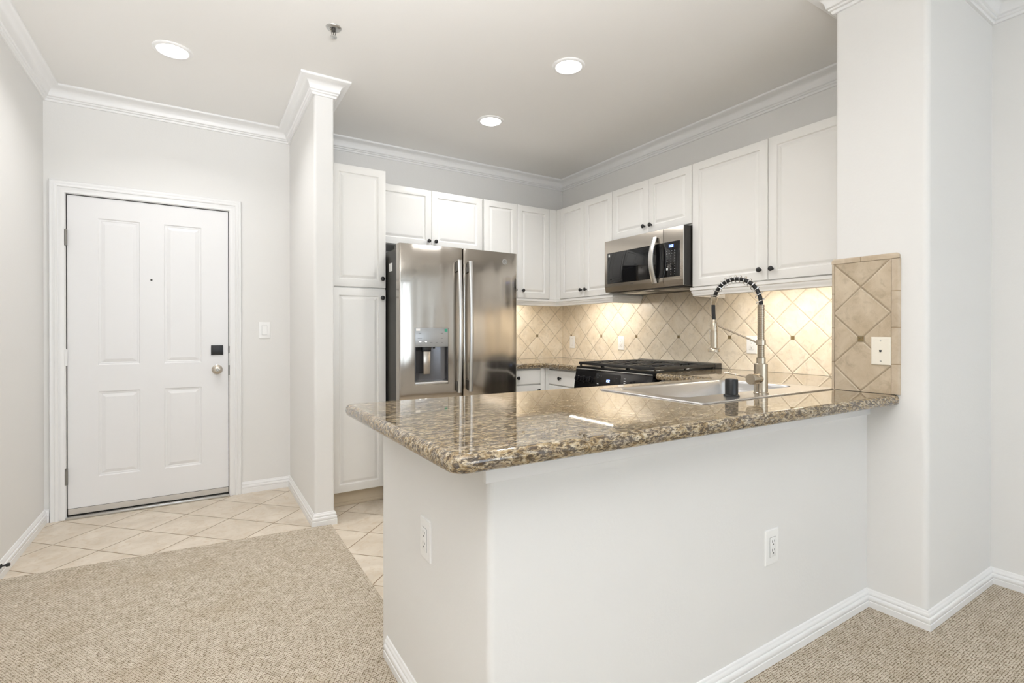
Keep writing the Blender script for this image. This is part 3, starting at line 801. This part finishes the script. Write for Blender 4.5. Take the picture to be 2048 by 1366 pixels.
base_cab('base_cabinet', (XB + .028, 2.192, 0), -90, 2.192 - 1.802, XR - XB - .032, 'white base cabinet right of the range under the granite return')
# bar base cabinet, open topped so the bowl hangs inside
bc = thing('base_cabinet', 'long white base cabinet on the kitchen side of the bar under the sink', 'cabinet', (XB - .002, 1.782, 0), 180, 'white base cabinets')
bw = XB - .002 - (XW + .119)
bm = NB(); box(bm, 0, .018, .02, 1.782 - YH - .118, .10, .870); box(bm, bw - .018, bw, .02, 1.782 - YH - .118, .10, .870); box(bm, 0, bw, .02, 1.782 - YH - .118, .10, .118)
box(bm, 0, bw, 1.782 - YH - .124, 1.782 - YH - .118, .10, .870); box(bm, .0, bw, .0205, .038, .10, .870)
mkobj('body', bm, 'cab', bc)
bm = NB(); box(bm, 0, bw, .075, .09, .0005, .10); mkobj('toe_kick', bm, 'toe', bc)
for k in range(4):
    a = k * bw / 4; b = (k + 1) * bw / 4
    cab_door(bc, a, b, .742, .862, None, None, DRAWPROF, 'drawer'); cab_door(bc, a, b, .108, .736, b - .03 if k % 2 == 0 else a + .03, .69)

# ------------------------------------------------------------------ refrigerator
FX, FY = 1.110, 3.175
fr = thing('refrigerator', 'stainless steel french-door refrigerator with water dispenser', 'refrigerator', (FX, FY, 0))
FW = .912
def bow(x): return -.014 * (1 - ((x - FW / 2) / (FW / 2)) ** 2) + .008
def fridge_front(bm, x0, x1, z0, z1, hole=None, t=.070, yb=None):
    r = .010
    xs = [x0, x0 + .0015, x0 + .004, x0 + r] + [x0 + r + (x1 - x0 - 2 * r) * k / 12 for k in range(1, 12)] + [x1 - r, x1 - .004, x1 - .0015, x1]
    ez = {0: .010, 1: .0045, 2: .0015, 3: 0}
    n = len(xs)
    if hole: xs += [hole[0], hole[1]]
    xs = sorted(set(xs))
    zs = [z0, z0 + .003, z0 + .25 * (z1 - z0), z0 + .5 * (z1 - z0), z0 + .75 * (z1 - z0), z1 - .003, z1]
    if hole: zs += [hole[2], hole[3]]
    zs = sorted(set(zs))
    def ins(x):
        d = min(x - x0, x1 - x)
        return .010 if d < .0005 else .0045 if d < .002 else .0015 if d < .005 else 0
    V = {}
    def vv(i, j):
        if (i, j) not in V:
            y = bow(xs[i]) + ins(xs[i]) + (.002 if j in (0, len(zs) - 1) else 0)
            V[(i, j)] = bm.verts.new((xs[i], y, zs[j]))
        return V[(i, j)]
    for i in range(len(xs) - 1):
        for j in range(len(zs) - 1):
            if hole and xs[i] >= hole[0] - 1e-6 and xs[i + 1] <= hole[1] + 1e-6 and zs[j] >= hole[2] - 1e-6 and zs[j + 1] <= hole[3] + 1e-6: continue
            bm.faces.new((vv(i, j), vv(i + 1, j), vv(i + 1, j + 1), vv(i, j + 1)))
    # sides, top, bottom, back
    B = lambda i, z: bm.verts.new((xs[i], t, z))
    nb = len(zs) - 1; ni = len(xs) - 1
    bl = [bm.verts.new((x0, t, z)) for z in zs]; br = [bm.verts.new((x1, t, z)) for z in zs]
    for j in range(nb):
        bm.faces.new((vv(0, j + 1), vv(0, j), bl[j], bl[j + 1])); bm.faces.new((vv(ni, j), vv(ni, j + 1), br[j + 1], br[j]))
    tb = [bl[-1]] + [bm.verts.new((xs[i], t, z1)) for i in range(1, ni)] + [br[-1]]; bb = [bl[0]] + [bm.verts.new((xs[i], t, z0)) for i in range(1, ni)] + [br[0]]
    for i in range(ni):
        bm.faces.new((vv(i, nb), vv(i + 1, nb), tb[i + 1], tb[i])); bm.faces.new((vv(i + 1, 0), vv(i, 0), bb[i], bb[i + 1]))
    bm.faces.new(list(reversed(tb)) + [v for v in bl[-2:0:-1]][::-1][::-1] + bb + [v for v in br[1:-1]]) if False else None

DX = (.105, .344, .815, 1.199)     # dispenser rectangle
ZF0, ZF1 = .700, 1.756
bm = NB(); fridge_front(bm, 0, .4535, ZF0, ZF1, DX); ld = mkobj('door', bm, 'steel', fr, 40); ld['label'] = 'left stainless door with water dispenser'
bm = NB(); fridge_front(bm, .4595, FW, ZF0, ZF1); rd = mkobj('door', bm, 'steel', fr, 40); rd['label'] = 'right stainless door with round badge'
bm = NB(); fridge_front(bm, 0, FW, .070, ZF0 - .008); fd = mkobj('freezer_drawer', bm, 'steel', fr, 40)
bm = NB(); box(bm, .004, FW - .004, .074, .800, .055, 1.728, .004); box(bm, .02, FW - .02, .075, .78, 0.0005, .055); cs = mkobj('case', bm, 'casegrey', fr); cs['label'] = 'dark grey cabinet sides'
bm = NB(); box(bm, .008, FW - .008, .069, .0745, .060, 1.740); mkobj('gasket', bm, 'black', fr)
for a in (.012, FW - .100):
    bm = NB(); box(bm, a, a + .088, .075, .150, 1.7282, 1.752, .004); mkobj('hinge_cover', bm, 'black', fr)
bm = NB(); box(bm, -.0005, .0035, .152, .215, 1.585, 1.640, .0002); o = mkobj('sticker', bm, 'white_label', cs); o['label'] = 'small white label'
# handles: flat bars bowed outwards
def bar_handle(parent, x, z0, z1, w, out, name='handle'):
    bm = NB(); n = 20; rings = []
    for k in range(n + 1):
        s = k / n; z = z0 + (z1 - z0) * s; y = bow(x) - out * (0.62 + 0.38 * math.sin(PI * s))
        rings.append([bm.verts.new(p) for p in ((x - w / 2 + .002, y - .0065, z), (x + w / 2 - .002, y - .0065, z), (x + w / 2, y - .0045, z), (x + w / 2, y + .0045, z), (x + w / 2 - .002, y + .0065, z), (x - w / 2 + .002, y + .0065, z), (x - w / 2, y + .0045, z), (x - w / 2, y - .0045, z))])
    for a, b in zip(rings, rings[1:]):
        for i in range(8): bm.faces.new((a[i], a[(i + 1) % 8], b[(i + 1) % 8], b[i]))
    bm.faces.new(rings[0]); bm.faces.new(list(reversed(rings[-1])))
    h = mkobj(name, bm, 'steelh', parent, 50)
    for a, b in ((z0 + .004, z0 + .075), (z1 - .075, z1 - .004)):
        bm = NB(); box(bm, x - w / 2 + .004, x + w / 2 - .006, bow(x) - out * .62, bow(x) + .002, a, b, .002); mkobj('handle_mount', bm, 'casegrey', h)
    return h
bar_handle(ld, .4145, .752, 1.668, .026, .055)
bar_handle(rd, .4985, .756, 1.666, .026, .055)
bm = NB(); n = 20; tube(bm, [(.12 + (FW - .24) * k / n, bow(.12 + (FW - .24) * k / n) - .05, .62) for k in range(n + 1)], .012, 12)
for x in (.15, FW - .15): box(bm, x - .012, x + .012, bow(x) - .045, bow(x) + .004, .612, .628, .002)
mkobj('handle', bm, 'steelh', fd)
# dispenser
yb = bow(.22)
bm = NB(); box(bm, DX[0], DX[1], yb - .0015, yb + .055, 1.070, DX[3] - .0005, .002); dp = mkobj('dispenser_panel', bm, 'dispgrey', ld)
bm = NB()
x0, x1, z0, z1 = DX[0], DX[1], .836, 1.070
cx = (x0 + x1) / 2; hw = (x1 - x0) / 2
prof = [(x0, yb + .001), (x0 + .004, yb + .001)] + [(cx - (hw - .006) * math.cos(t), yb + .012 + .046 * math.sin(t) ** .7) for t in [PI * k / 16 for k in range(17)]] + [(x1 - .004, yb + .001), (x1, yb + .001)]
a = [bm.verts.new((x, y, z0)) for x, y in prof]; b = [bm.verts.new((x, y, z1)) for x, y in prof]
for i in range(len(prof) - 1): bm.faces.new((a[i], a[i + 1], b[i + 1], b[i]))
mkobj('dispenser_recess', bm, 'dispdark', ld, 40)
bm = NB(); box(bm, DX[0], DX[1], yb - .0035, yb + .058, DX[2], .836, .004); mkobj('drip_tray', bm, 'steelh', ld)
bm = NB(); box(bm, .172, .222, yb + .018, yb + .026, .885, 1.040, .004); pd = mkobj('paddle', bm, 'steelm', ld)
bm = NB(); box(bm, .168, .226, yb + .014, yb + .040, 1.041, 1.0695, .003); box(bm, .244, .256, yb + .016, yb + .03, 1.058, 1.0695, .002); mkobj('nozzle', bm, 'black', ld)
for x, z, w in ((.138, 1.163, .018), (.298, 1.163, .018), (.138, 1.128, .030), (.298, 1.128, .018), (.140, 1.098, .014), (.178, 1.098, .014), (.218, 1.098, .018), (.258, 1.098, .014), (.298, 1.098, .012)):
    bm = NB(); box(bm, x - w / 2, x + w / 2, yb - .0022, yb - .0012, z - .0012, z + .0012); mkobj('panel_mark', bm, 'grey_ink', dp)
MAT['indic'] = emit('indicator_white', (1, 1, 1), 1.2)
for x in (.140, .181):
    bm = NB(); box(bm, x - .007, x + .007, yb - .0024, yb - .0012, 1.103, 1.1065); mkobj('indicator_light', bm, 'indic', dp)
bm = NB(); box(bm, .112, .140, yb - .0024, yb - .0012, 1.178, 1.193); mkobj('sticker', bm, 'white_label', dp)
bm = NB(); box(bm, .318, .338, yb - .0024, yb - .0012, 1.172, 1.192); o = mkobj('sticker', bm, 'green_label', dp); o['label'] = 'small green sticker'
# round badge with curled strokes
bx, bz = .800, 1.687; by = bow(bx)
bm = NB(); lathe(bm, [(.0205, 0), (.0205, .002), (.0195, .0035), (.0178, .0035), (.0172, .0025), (0, .0025)], (bx, by, bz), '-y', 32); bd = mkobj('badge', bm, 'alu', rd)
bm = NB()
for s, q in ((1, -1), (-1, 1)):
    tube(bm, [(bx + s * (.0045 + .006 * math.cos(t)), by - .003, bz + .0015 * q + .0075 * math.sin(t)) for t in [k / 14 * 1.6 * PI + (0 if s > 0 else PI) for k in range(15)]], .0009, 6)
tube(bm, [(bx + .0015 * math.cos(t), by - .003, bz + .003 + .0105 * math.sin(t)) for t in [k / 10 * PI for k in range(11)]], .0008, 6)
tube(bm, [(bx + .0145 * math.cos(t), by - .003, bz + .0145 * math.sin(t)) for t in [2 * PI * k / 28 for k in range(28)]], .0007, 6, True)
mkobj('monogram', bm, 'casegrey', bd)

# ------------------------------------------------------------------ seven-segment digits
SEG = {'0': 'abcdef', '1': 'bc', '2': 'abged', '5': 'afgcd', ':': ':'}
def digits(bm, text, x, z, h, y):
    w = h * .52; t = h * .15; cx = x
    for ch in text:
        if ch == ':':
            for dz in (.3, .7): box(bm, cx, cx + t, y - .0008, y, z + h * dz - t / 2, z + h * dz + t / 2)
            cx += t + h * .16; continue
        S = {'a': (0, w, h - t, h), 'd': (0, w, 0, t), 'g': (0, w, h / 2 - t / 2, h / 2 + t / 2), 'f': (0, t, h / 2, h), 'b': (w - t, w, h / 2, h), 'e': (0, t, 0, h / 2), 'c': (w - t, w, 0, h / 2)}
        for k in SEG[ch]:
            a = S[k]; box(bm, cx + a[0], cx + a[1], y - .0008, y, z + a[2], z + a[3])
        cx += w + h * .16

# ------------------------------------------------------------------ microwave
MX = 2.700
mw = thing('microwave', 'stainless steel over-the-range microwave with black glass door', 'microwave', (MX, 2.966, 1.478), -90)
MW, MH = .756, .404
bm = NB(); box(bm, .003, MW - .003, .022, XR - MX - .004, .0, MH - .004, .003); box(bm, MW - .003, MW, .0055, .030, .004, MH - .0065); o = mkobj('body', bm, plain('microwave_case', (.020, .018, .016), .35, var=.1), mw); o['label'] = 'black metal case'
ch = [(0, .004), (.0, .030), (-.0, .045), (0, MH - .008)]
def mw_slab(bm, x0, x1):
    # front slab whose foot slopes back
    pts = [(.0215, .002), (.010, .003), (.001, .040), (0, .044), (0, MH - .010), (.0015, MH - .0065), (.0215, MH - .0065)]
    a = [bm.verts.new((x0, y, z)) for y, z in pts]; b = [bm.verts.new((x1, y, z)) for y, z in pts]; n = len(pts)
    for i in range(n): bm.faces.new((a[i], a[(i + 1) % n], b[(i + 1) % n], b[i]))
    bm.faces.new(a); bm.faces.new(list(reversed(b)))
bm = NB(); mw_slab(bm, 0, .583); md = mkobj('door', bm, 'steelm', mw)
bm = NB(); mw_slab(bm, .5855, MW - .003); mp = mkobj('control_panel', bm, 'steelm', mw)
bm = NB(); box(bm, MW - .003, MW, -.001, .0050, .004, MH - .0065, .0008); mkobj('edge_trim', bm, 'alu', mw)
bm = NB(); box(bm, .030, .5825, -.0012, .002, .065, .302, .0006); mkobj('window', bm, 'bglass', md)
bm = NB(); box(bm, .586, MW - .030, -.0012, .002, .065, .302, .0006); kp = mkobj('keypad', bm, 'bglass', mp)
bm = NB(); n = 20; rings = []
for k in range(n + 1):
    s = k / n; z = .030 + (.352 - .030) * s; y = -.014 - .038 * math.sin(PI * s); x = .520
    rings.append([bm.verts.new(p) for p in ((x - .019, y - .004, z), (x - .016, y - .0065, z), (x + .016, y - .0065, z), (x + .019, y - .004, z), (x + .019, y + .004, z), (x + .016, y + .0065, z), (x - .016, y + .0065, z), (x - .019, y + .004, z))])
for a, b in zip(rings, rings[1:]):
    for i in range(8): bm.faces.new((a[i], a[(i + 1) % 8], b[(i + 1) % 8], b[i]))
bm.faces.new(rings[0]); bm.faces.new(list(reversed(rings[-1])))
hh = mkobj('handle', bm, 'steelh', md, 50)
for a, b in ((.322, .350), (.032, .056)):
    bm = NB(); box(bm, .508, .533, -.022, .0, a, b, .003); mkobj('handle_mount', bm, 'casegrey', hh)
bm = NB(); box(bm, .634, .676, -.0016, -.0012, .262, .284); ds2 = mkobj('display', bm, 'digitback', mp)
bm = NB(); digits(bm, '1:52', .638, .266, .0145, -.0017); mkobj('display_digits', bm, 'digit', ds2)
for r_ in range(10):
    z = .240 - r_ * .0175
    cols = (.618, .638, .660, .684) if r_ < 2 else (.620, .652, .684)
    for x in cols:
        if r_ >= 8 and x < .63: continue
        w = .0055 if r_ in (0, 1, 7) else .003
        bm = NB(); box(bm, x - w / 2, x + w / 2, -.0017, -.0012, z - .0013, z + .0013); mkobj('key_mark', bm, 'pale_ink', kp)
bm = NB(); box(bm, .613, .626, -.0018, -.0012, .110, .126, .0002); mkobj('sticker', bm, 'white_label', kp)
bm = NB(); box(bm, .044, .060, -.0018, -.0012, .272, .292, .0003); o = mkobj('sticker', bm, 'white_label', md)
bm = NB(); box(bm, .051, .0525, -.0021, -.0018, .277, .288); box(bm, .0525, .055, -.0021, -.0018, .2865, .288); box(bm, .0545, .0558, -.0021, -.0018, .283, .288); mkobj('sticker_mark', bm, 'grey_ink', o)
bm = NB()
for i, x in enumerate((.275, .281, .287, .2925, .298)): box(bm, x, x + .004, -.0006, .001, .0475, .0515 if i % 2 else .0530)
mkobj('brand_mark', bm, 'casegrey', md)
bm = NB(); box(bm, .02, MW - .02, .03, XR - MX - .03, -.006, .001, .001); un = mkobj('underside', bm, 'casegrey', mw)
for a in (.10, .46):
    bm = NB(); box(bm, a, a + .20, .10, .26, -.0075, -.006); mkobj('filter_screen', bm, 'alu', un)
bm = NB(); box(bm, .33, .43, .045, .085, -.0075, -.006); mkobj('lamp_lens', bm, 'plate', un)

# ------------------------------------------------------------------ range
RX = 2.392
rg_ = thing('gas_range', 'black slide-in gas range with cast iron grates and blue clock display', 'range', (RX, 2.966, 0), -90)
RW = .756
DEP = XR - RX - .012
bm = NB(); box(bm, .002, RW - .002, .055, DEP, .02, .893, .003); mkobj('body', bm, 'enamel', rg_)
bm = NB(); box(bm, .004, RW - .004, .012, .0545, .200, .735, .006); od = mkobj('oven_door', bm, 'bglass', rg_)
bm = NB(); tube(bm, [(.05, -.035, .700), (RW - .05, -.035, .700)], .012, 14); box(bm, .07, .10, -.030, .013, .692, .708, .002); box(bm, RW - .10, RW - .07, -.030, .013, .692, .708, .002); mkobj('handle', bm, 'steelh', od)
bm = NB(); box(bm, .004, RW - .004, .015, .0545, .045, .192, .006); mkobj('storage_drawer', bm, 'enamel', rg_)
for x in (.05, RW - .05):
    bm = NB(); lathe(bm, [(.018, .0005), (.018, .006), (.010, .008), (.010, .022)], (x, .10, 0), 'z', 14); mkobj('foot', bm, 'black', rg_)
# slanted fascia
bm = NB(); pts = [(.054, .742), (.006, .742), (.0, .750), (.022, .890), (.026, .896), (.054, .896)]
a = [bm.verts.new((0, y, z)) for y, z in pts]; b = [bm.verts.new((RW, y, z)) for y, z in pts]
for i in range(6): bm.faces.new((a[i], a[(i + 1) % 6], b[(i + 1) % 6], b[i]))
bm.faces.new(a); bm.faces.new(list(reversed(b)))
fp = mkobj('control_panel', bm, 'enamel', rg_)
bm = NB(); tube(bm, [(.004, .023, .898), (RW - .004, .023, .898)], .0040, 10); o = mkobj('front_trim', bm, 'alu', rg_); o['label'] = 'bright metal trim strip'
def onf(z): return .0 + .022 * (z - .750) / .140   # fascia surface y at height z
TILT = math.atan2(.022, .140)
def fascia(bm, x0, x1, z0, z1, t=.0015):
    y0, y1 = onf(z0), onf(z1)
    v = [bm.verts.new(p) for p in ((x0, y0 - t, z0), (x1, y0 - t, z0), (x1, y1 - t, z1), (x0, y1 - t, z1), (x0, y0 + .001, z0), (x1, y0 + .001, z0), (x1, y1 + .001, z1), (x0, y1 + .001, z1))]
    for f in ((0, 1, 2, 3), (0, 4, 5, 1), (1, 5, 6, 2), (2, 6, 7, 3), (3, 7, 4, 0)): bm.faces.new([v[i] for i in f])
bm = NB(); fascia(bm, .235, .475, .765, .878); dg = mkobj('display_glass', bm, 'bglass', fp)
bm = NB(); digits(bm, '1:52', 0, 0, .017, 0)
bmesh.ops.transform(bm, matrix=Matrix.Translation((.338, onf(.822) - .0018, .822)) @ Matrix.Rotation(-TILT, 4, 'X'), verts=bm.verts); mkobj('display_digits', bm, 'digit', dg)
for x, z in ((.250, .862), (.266, .860), (.284, .858), (.250, .845), (.318, .786), (.336, .786), (.354, .786), (.420, .855), (.420, .835), (.440, .855)):
    bm = NB(); fascia(bm, x, x + .006, z, z + .003, .0022); mkobj('key_mark', bm, 'grey_ink', dg)
for x, z in ((.510, .856), (.510, .840), (.510, .826), (.510, .812), (.250, .802)):
    bm = NB(); fascia(bm, x, x + .015, z, z + .0035, .0022); mkobj('panel_mark', bm, 'pale_ink', fp)
for x in (.045, .110, .175, .600, .680):
    bm = NB(); lathe(bm, [(.024, 0), (.0245, .004), (.021, .006), (.0195, .026), (.0175, .029), (0, .029)], (0, 0, 0), '-y', 28); box(bm, -.004, .004, -.034, -.026, -.018, .018, .0015)
    bmesh.ops.transform(bm, matrix=Matrix.Translation((x, onf(.825), .825)) @ Matrix.Rotation(-TILT, 4, 'X'), verts=bm.verts)
    mkobj('knob', bm, 'enamel', rg_)
bm = NB(); box(bm, -.004, RW + .004, .030, DEP - .004, .8945, .9165, .004); mkobj('cooktop', bm, 'cooktop', rg_)
bm = NB()
pts = [(DEP - .070, .9170), (DEP - .060, .945), (DEP - .035, .952), (DEP - .004, .952), (DEP - .004, .9170)]
a = [bm.verts.new((.004, y, z)) for y, z in pts]; b = [bm.verts.new((RW - .004, y, z)) for y, z in pts]
for i in range(5): bm.faces.new((a[i], a[(i + 1) % 5], b[(i + 1) % 5], b[i]))
bm.faces.new(a); bm.faces.new(list(reversed(b)))
mkobj('rear_vent', bm, 'casegrey', rg_)
for x, y, r in ((.135, .19, .045), (.135, .50, .038), (.378, .34, .050), (.620, .19, .045), (.620, .50, .034)):
    bm = NB(); lathe(bm, [(r + .012, .0), (r + .010, .006), (r, .008), (r, .012)], (x, y, .9165), 'z', 28, cap0=False); bu = mkobj('burner', bm, 'alu', rg_)
    bm = NB(); lathe(bm, [(r * .86, .012), (r * .86, .019), (r * .78, .021), (0, .021)], (x, y, .9165), 'z', 28, cap0=False); mkobj('burner_cap', bm, 'iron', bu)
def hbar(bm, a, b, z, w=.0062, h=.0080):
    d = Vector((b[0] - a[0], b[1] - a[1])); d.normalize(); n = Vector((-d.y, d.x)) * w
    prof = [(-1, -h), (1, -h), (1, h * .4), (.55, h), (-.55, h), (-1, h * .4)]
    A = [bm.verts.new((a[0] + n.x * s, a[1] + n.y * s, z + q)) for s, q in prof]; B = [bm.verts.new((b[0] + n.x * s, b[1] + n.y * s, z + q)) for s, q in prof]
    for i in range(6): bm.faces.new((A[i], A[(i + 1) % 6], B[(i + 1) % 6], B[i]))
    bm.faces.new(list(reversed(A))); bm.faces.new(B)
gy0, gy1 = .050, DEP - .078
for gi in range(3):
    gx0 = .006 + gi * .2485; gx1 = gx0 + .2465; zc = .938
    bm = NB()
    for p, q in (((gx0, gy0), (gx1, gy0)), ((gx0, gy1), (gx1, gy1)), ((gx0 + .006, gy0), (gx0 + .006, gy1)), ((gx1 - .006, gy0), (gx1 - .006, gy1))): hbar(bm, p, q, zc, .0070, .0100)
    for k in range(1, 8):
        y = gy0 + (gy1 - gy0) * k / 8
        if k == 4: hbar(bm, (gx0, y), (gx1, y), zc); continue
        hbar(bm, (gx0, y), (gx0 + .085, y), zc); hbar(bm, (gx1 - .085, y), (gx1, y), zc)
    xm = (gx0 + gx1) / 2
    hbar(bm, (xm, gy0), (xm, gy0 + .075), zc); hbar(bm, (xm, gy1), (xm, gy1 - .075), zc); hbar(bm, (xm, (gy0 + gy1) / 2 - .07), (xm, (gy0 + gy1) / 2 + .07), zc)
    for x in (gx0 + .008, gx1 - .008):
        for y in (gy0 + .006, gy1 - .006, (gy0 + gy1) / 2): box(bm, x - .005, x + .005, y - .005, y + .005, .9168, zc - .006)
    mkobj('grate', bm, 'iron', rg_, 30)

# ------------------------------------------------------------------ wall plates
def plate(kind, loc, rz, label, w=.072, h=.118, mat='plate'):
    t = thing('wall_outlet' if kind == 'outlet' else 'light_switch' if kind == 'switch' else 'phone_jack', label, 'outlet' if kind == 'outlet' else 'switch' if kind == 'switch' else 'phone jack', loc, rz, {'outlet': 'white wall outlets', 'switch': 'white wall switches'}.get(kind))
    bm = NB(); ring_panel(bm, -w / 2, w / 2, -h / 2, h / 2, -.006, .006, [(0, .0035), (.0015, .0012), (.006, 0), (.009, 0)]); pl = mkobj('plate', bm, mat, t, 30)
    if kind in ('outlet', 'switch'):
        a, b = .0168, .0335
        bm = NB(); box(bm, -a - .0008, a + .0008, -.0062, -.0058, -b - .0008, b + .0008); mkobj('gap', bm, 'slot', t)
        bm = NB()
        if kind == 'outlet': box(bm, -a, a, -.0082, -.0055, -b, b, .0008)
        else:
            v = [bm.verts.new(p) for p in ((-a, -.0060, -b), (a, -.0060, -b), (a, -.0060, b), (-a, -.0060, b), (-a, -.0125, -b), (a, -.0125, -b), (a, -.0075, b), (-a, -.0075, b))]
            for f in ((4, 5, 6, 7), (0, 4, 7, 3), (1, 2, 6, 5), (0, 1, 5, 4), (3, 7, 6, 2)): bm.faces.new([v[i] for i in f])
        ins = mkobj('receptacle' if kind == 'outlet' else 'rocker', bm, mat, t)
        if kind == 'outlet':
            bm = NB()
            for cz_ in (.0155, -.0155):
                box(bm, -.0075, -.0058, -.0086, -.0080, cz_ + .0010, cz_ + .0095); box(bm, .0056, .0073, -.0086, -.0080, cz_ + .0018, cz_ + .0088)
                lathe(bm, [(.0025, 0), (.0025, .0005)], (0, -.0081, cz_ - .0055), '-y', 12)
            mkobj('slots', bm, 'slot', ins)
    else:
        bm = NB(); box(bm, -.0065, .0065, -.0075, -.0058, -.0075, .0085, .0005); j = mkobj('jack', bm, mat, t)
        bm = NB(); prism(bm, [(-.0045, .004), (-.0045, -.002), (-.002, -.005), (.002, -.005), (.0045, -.002), (.0045, .004)][::-1], 0, .0006)
        bmesh.ops.transform(bm, matrix=Matrix.Translation((0, -.0075, 0)) @ Matrix.Rotation(R(90), 4, 'X'), verts=bm.verts); mkobj('socket', bm, 'slot', j)
        for z in (-.042, .042):
            bm = NB(); lathe(bm, [(.0032, 0), (.0030, .0010), (.0010, .0013), (0, .0013)], (0, -.0060, z), '-y', 14); mkobj('screw', bm, 'alu', pl)
    return t
plate('switch', (.409, YE, 1.184), 0, 'white rocker light switch on the wall beside the entry door', .078, .122)
plate('outlet', (XR - .0100, 3.205, 1.075), -90, 'white outlet on the backsplash left of the range, below the corner cabinet')
plate('switch', (XR - .0100, 3.876, 1.073), -90, 'white wall switch on the backsplash nearest the kitchen corner', .076)
plate('outlet', (XR - .0100, 1.990, 1.086), -90, 'white outlet on the backsplash behind the faucet neck')
plate('outlet', (XW, 1.400, .556), -90, 'white outlet on the left end of the bar half wall', .076, .120)
plate('outlet', (1.708, YH, .416), 0, 'white outlet low on the front of the bar half wall', .080, .122)
plate('jack', (XC - .0110, .9635, 1.0915), -90, 'ivory phone jack plate on the tile panel at the end of the bar', .071, .116, 'platewarm')

# ------------------------------------------------------------------ ceiling fixtures
def downlight(x, y, label):
    t = thing('ceiling_light', label, 'light', (x, y, CE), 0, 'recessed ceiling lights')
    bm = NB(); lathe(bm, [(.070, -.0005), (.0705, -.0050), (.074, -.0085), (.084, -.0080), (.090, -.0045), (.0925, -.0008)], (0, 0, 0), 'z', 48, False, False); mkobj('trim_ring', bm, 'trim', t)
    bm = NB(); lathe(bm, [(.0705, -.0020), (.0700, -.0056), (.050, -.0072), (0, -.0078)], (0, 0, 0), 'z', 48, True, False); mkobj('lens', bm, 'lamp', t)
    area_light('lamp', (0, 0, -.012), (0, 0, 0), .13, .13, P_DOWN, NEUT, 'DISK', t, 140)
downlight(-.119, 3.250, 'recessed round ceiling light over the entry, leftmost of the three')
downlight(1.782, 2.259, 'recessed round kitchen ceiling light nearest the bar')
downlight(1.770, 3.136, 'recessed round kitchen ceiling light nearest the refrigerator')
sp = thing('fire_sprinkler', 'small metal fire sprinkler head on the ceiling', 'sprinkler', (.568, 2.590, CE))
bm = NB(); lathe(bm, [(.012, -.001), (.020, -.009), (.032, -.007), (.036, -.003), (.037, -.0005)], (0, 0, 0), 'z', 32, False, False); mkobj('escutcheon', bm, 'alu', sp)
bm = NB(); lathe(bm, [(.010, -.004), (.010, -.018), (.007, -.020), (.004, -.024)], (0, 0, 0), 'z', 16)
for s in (1, -1): tube(bm, [(s * .008, 0, -.016), (s * .010, 0, -.024), (s * .0075, 0, -.036), (0, 0, -.044)], .0016, 8)
lathe(bm, [(.0022, -.020), (.0022, -.040)], (0, 0, 0), 'z', 10); mkobj('frame', bm, 'casegrey', sp)
bm = NB(); lathe(bm, [(.003, -.042), (.016, -.0445), (.0165, -.0465), (.003, -.0480), (0, -.0495)], (0, 0, 0), 'z', 28); mkobj('deflector', bm, 'alu', sp)
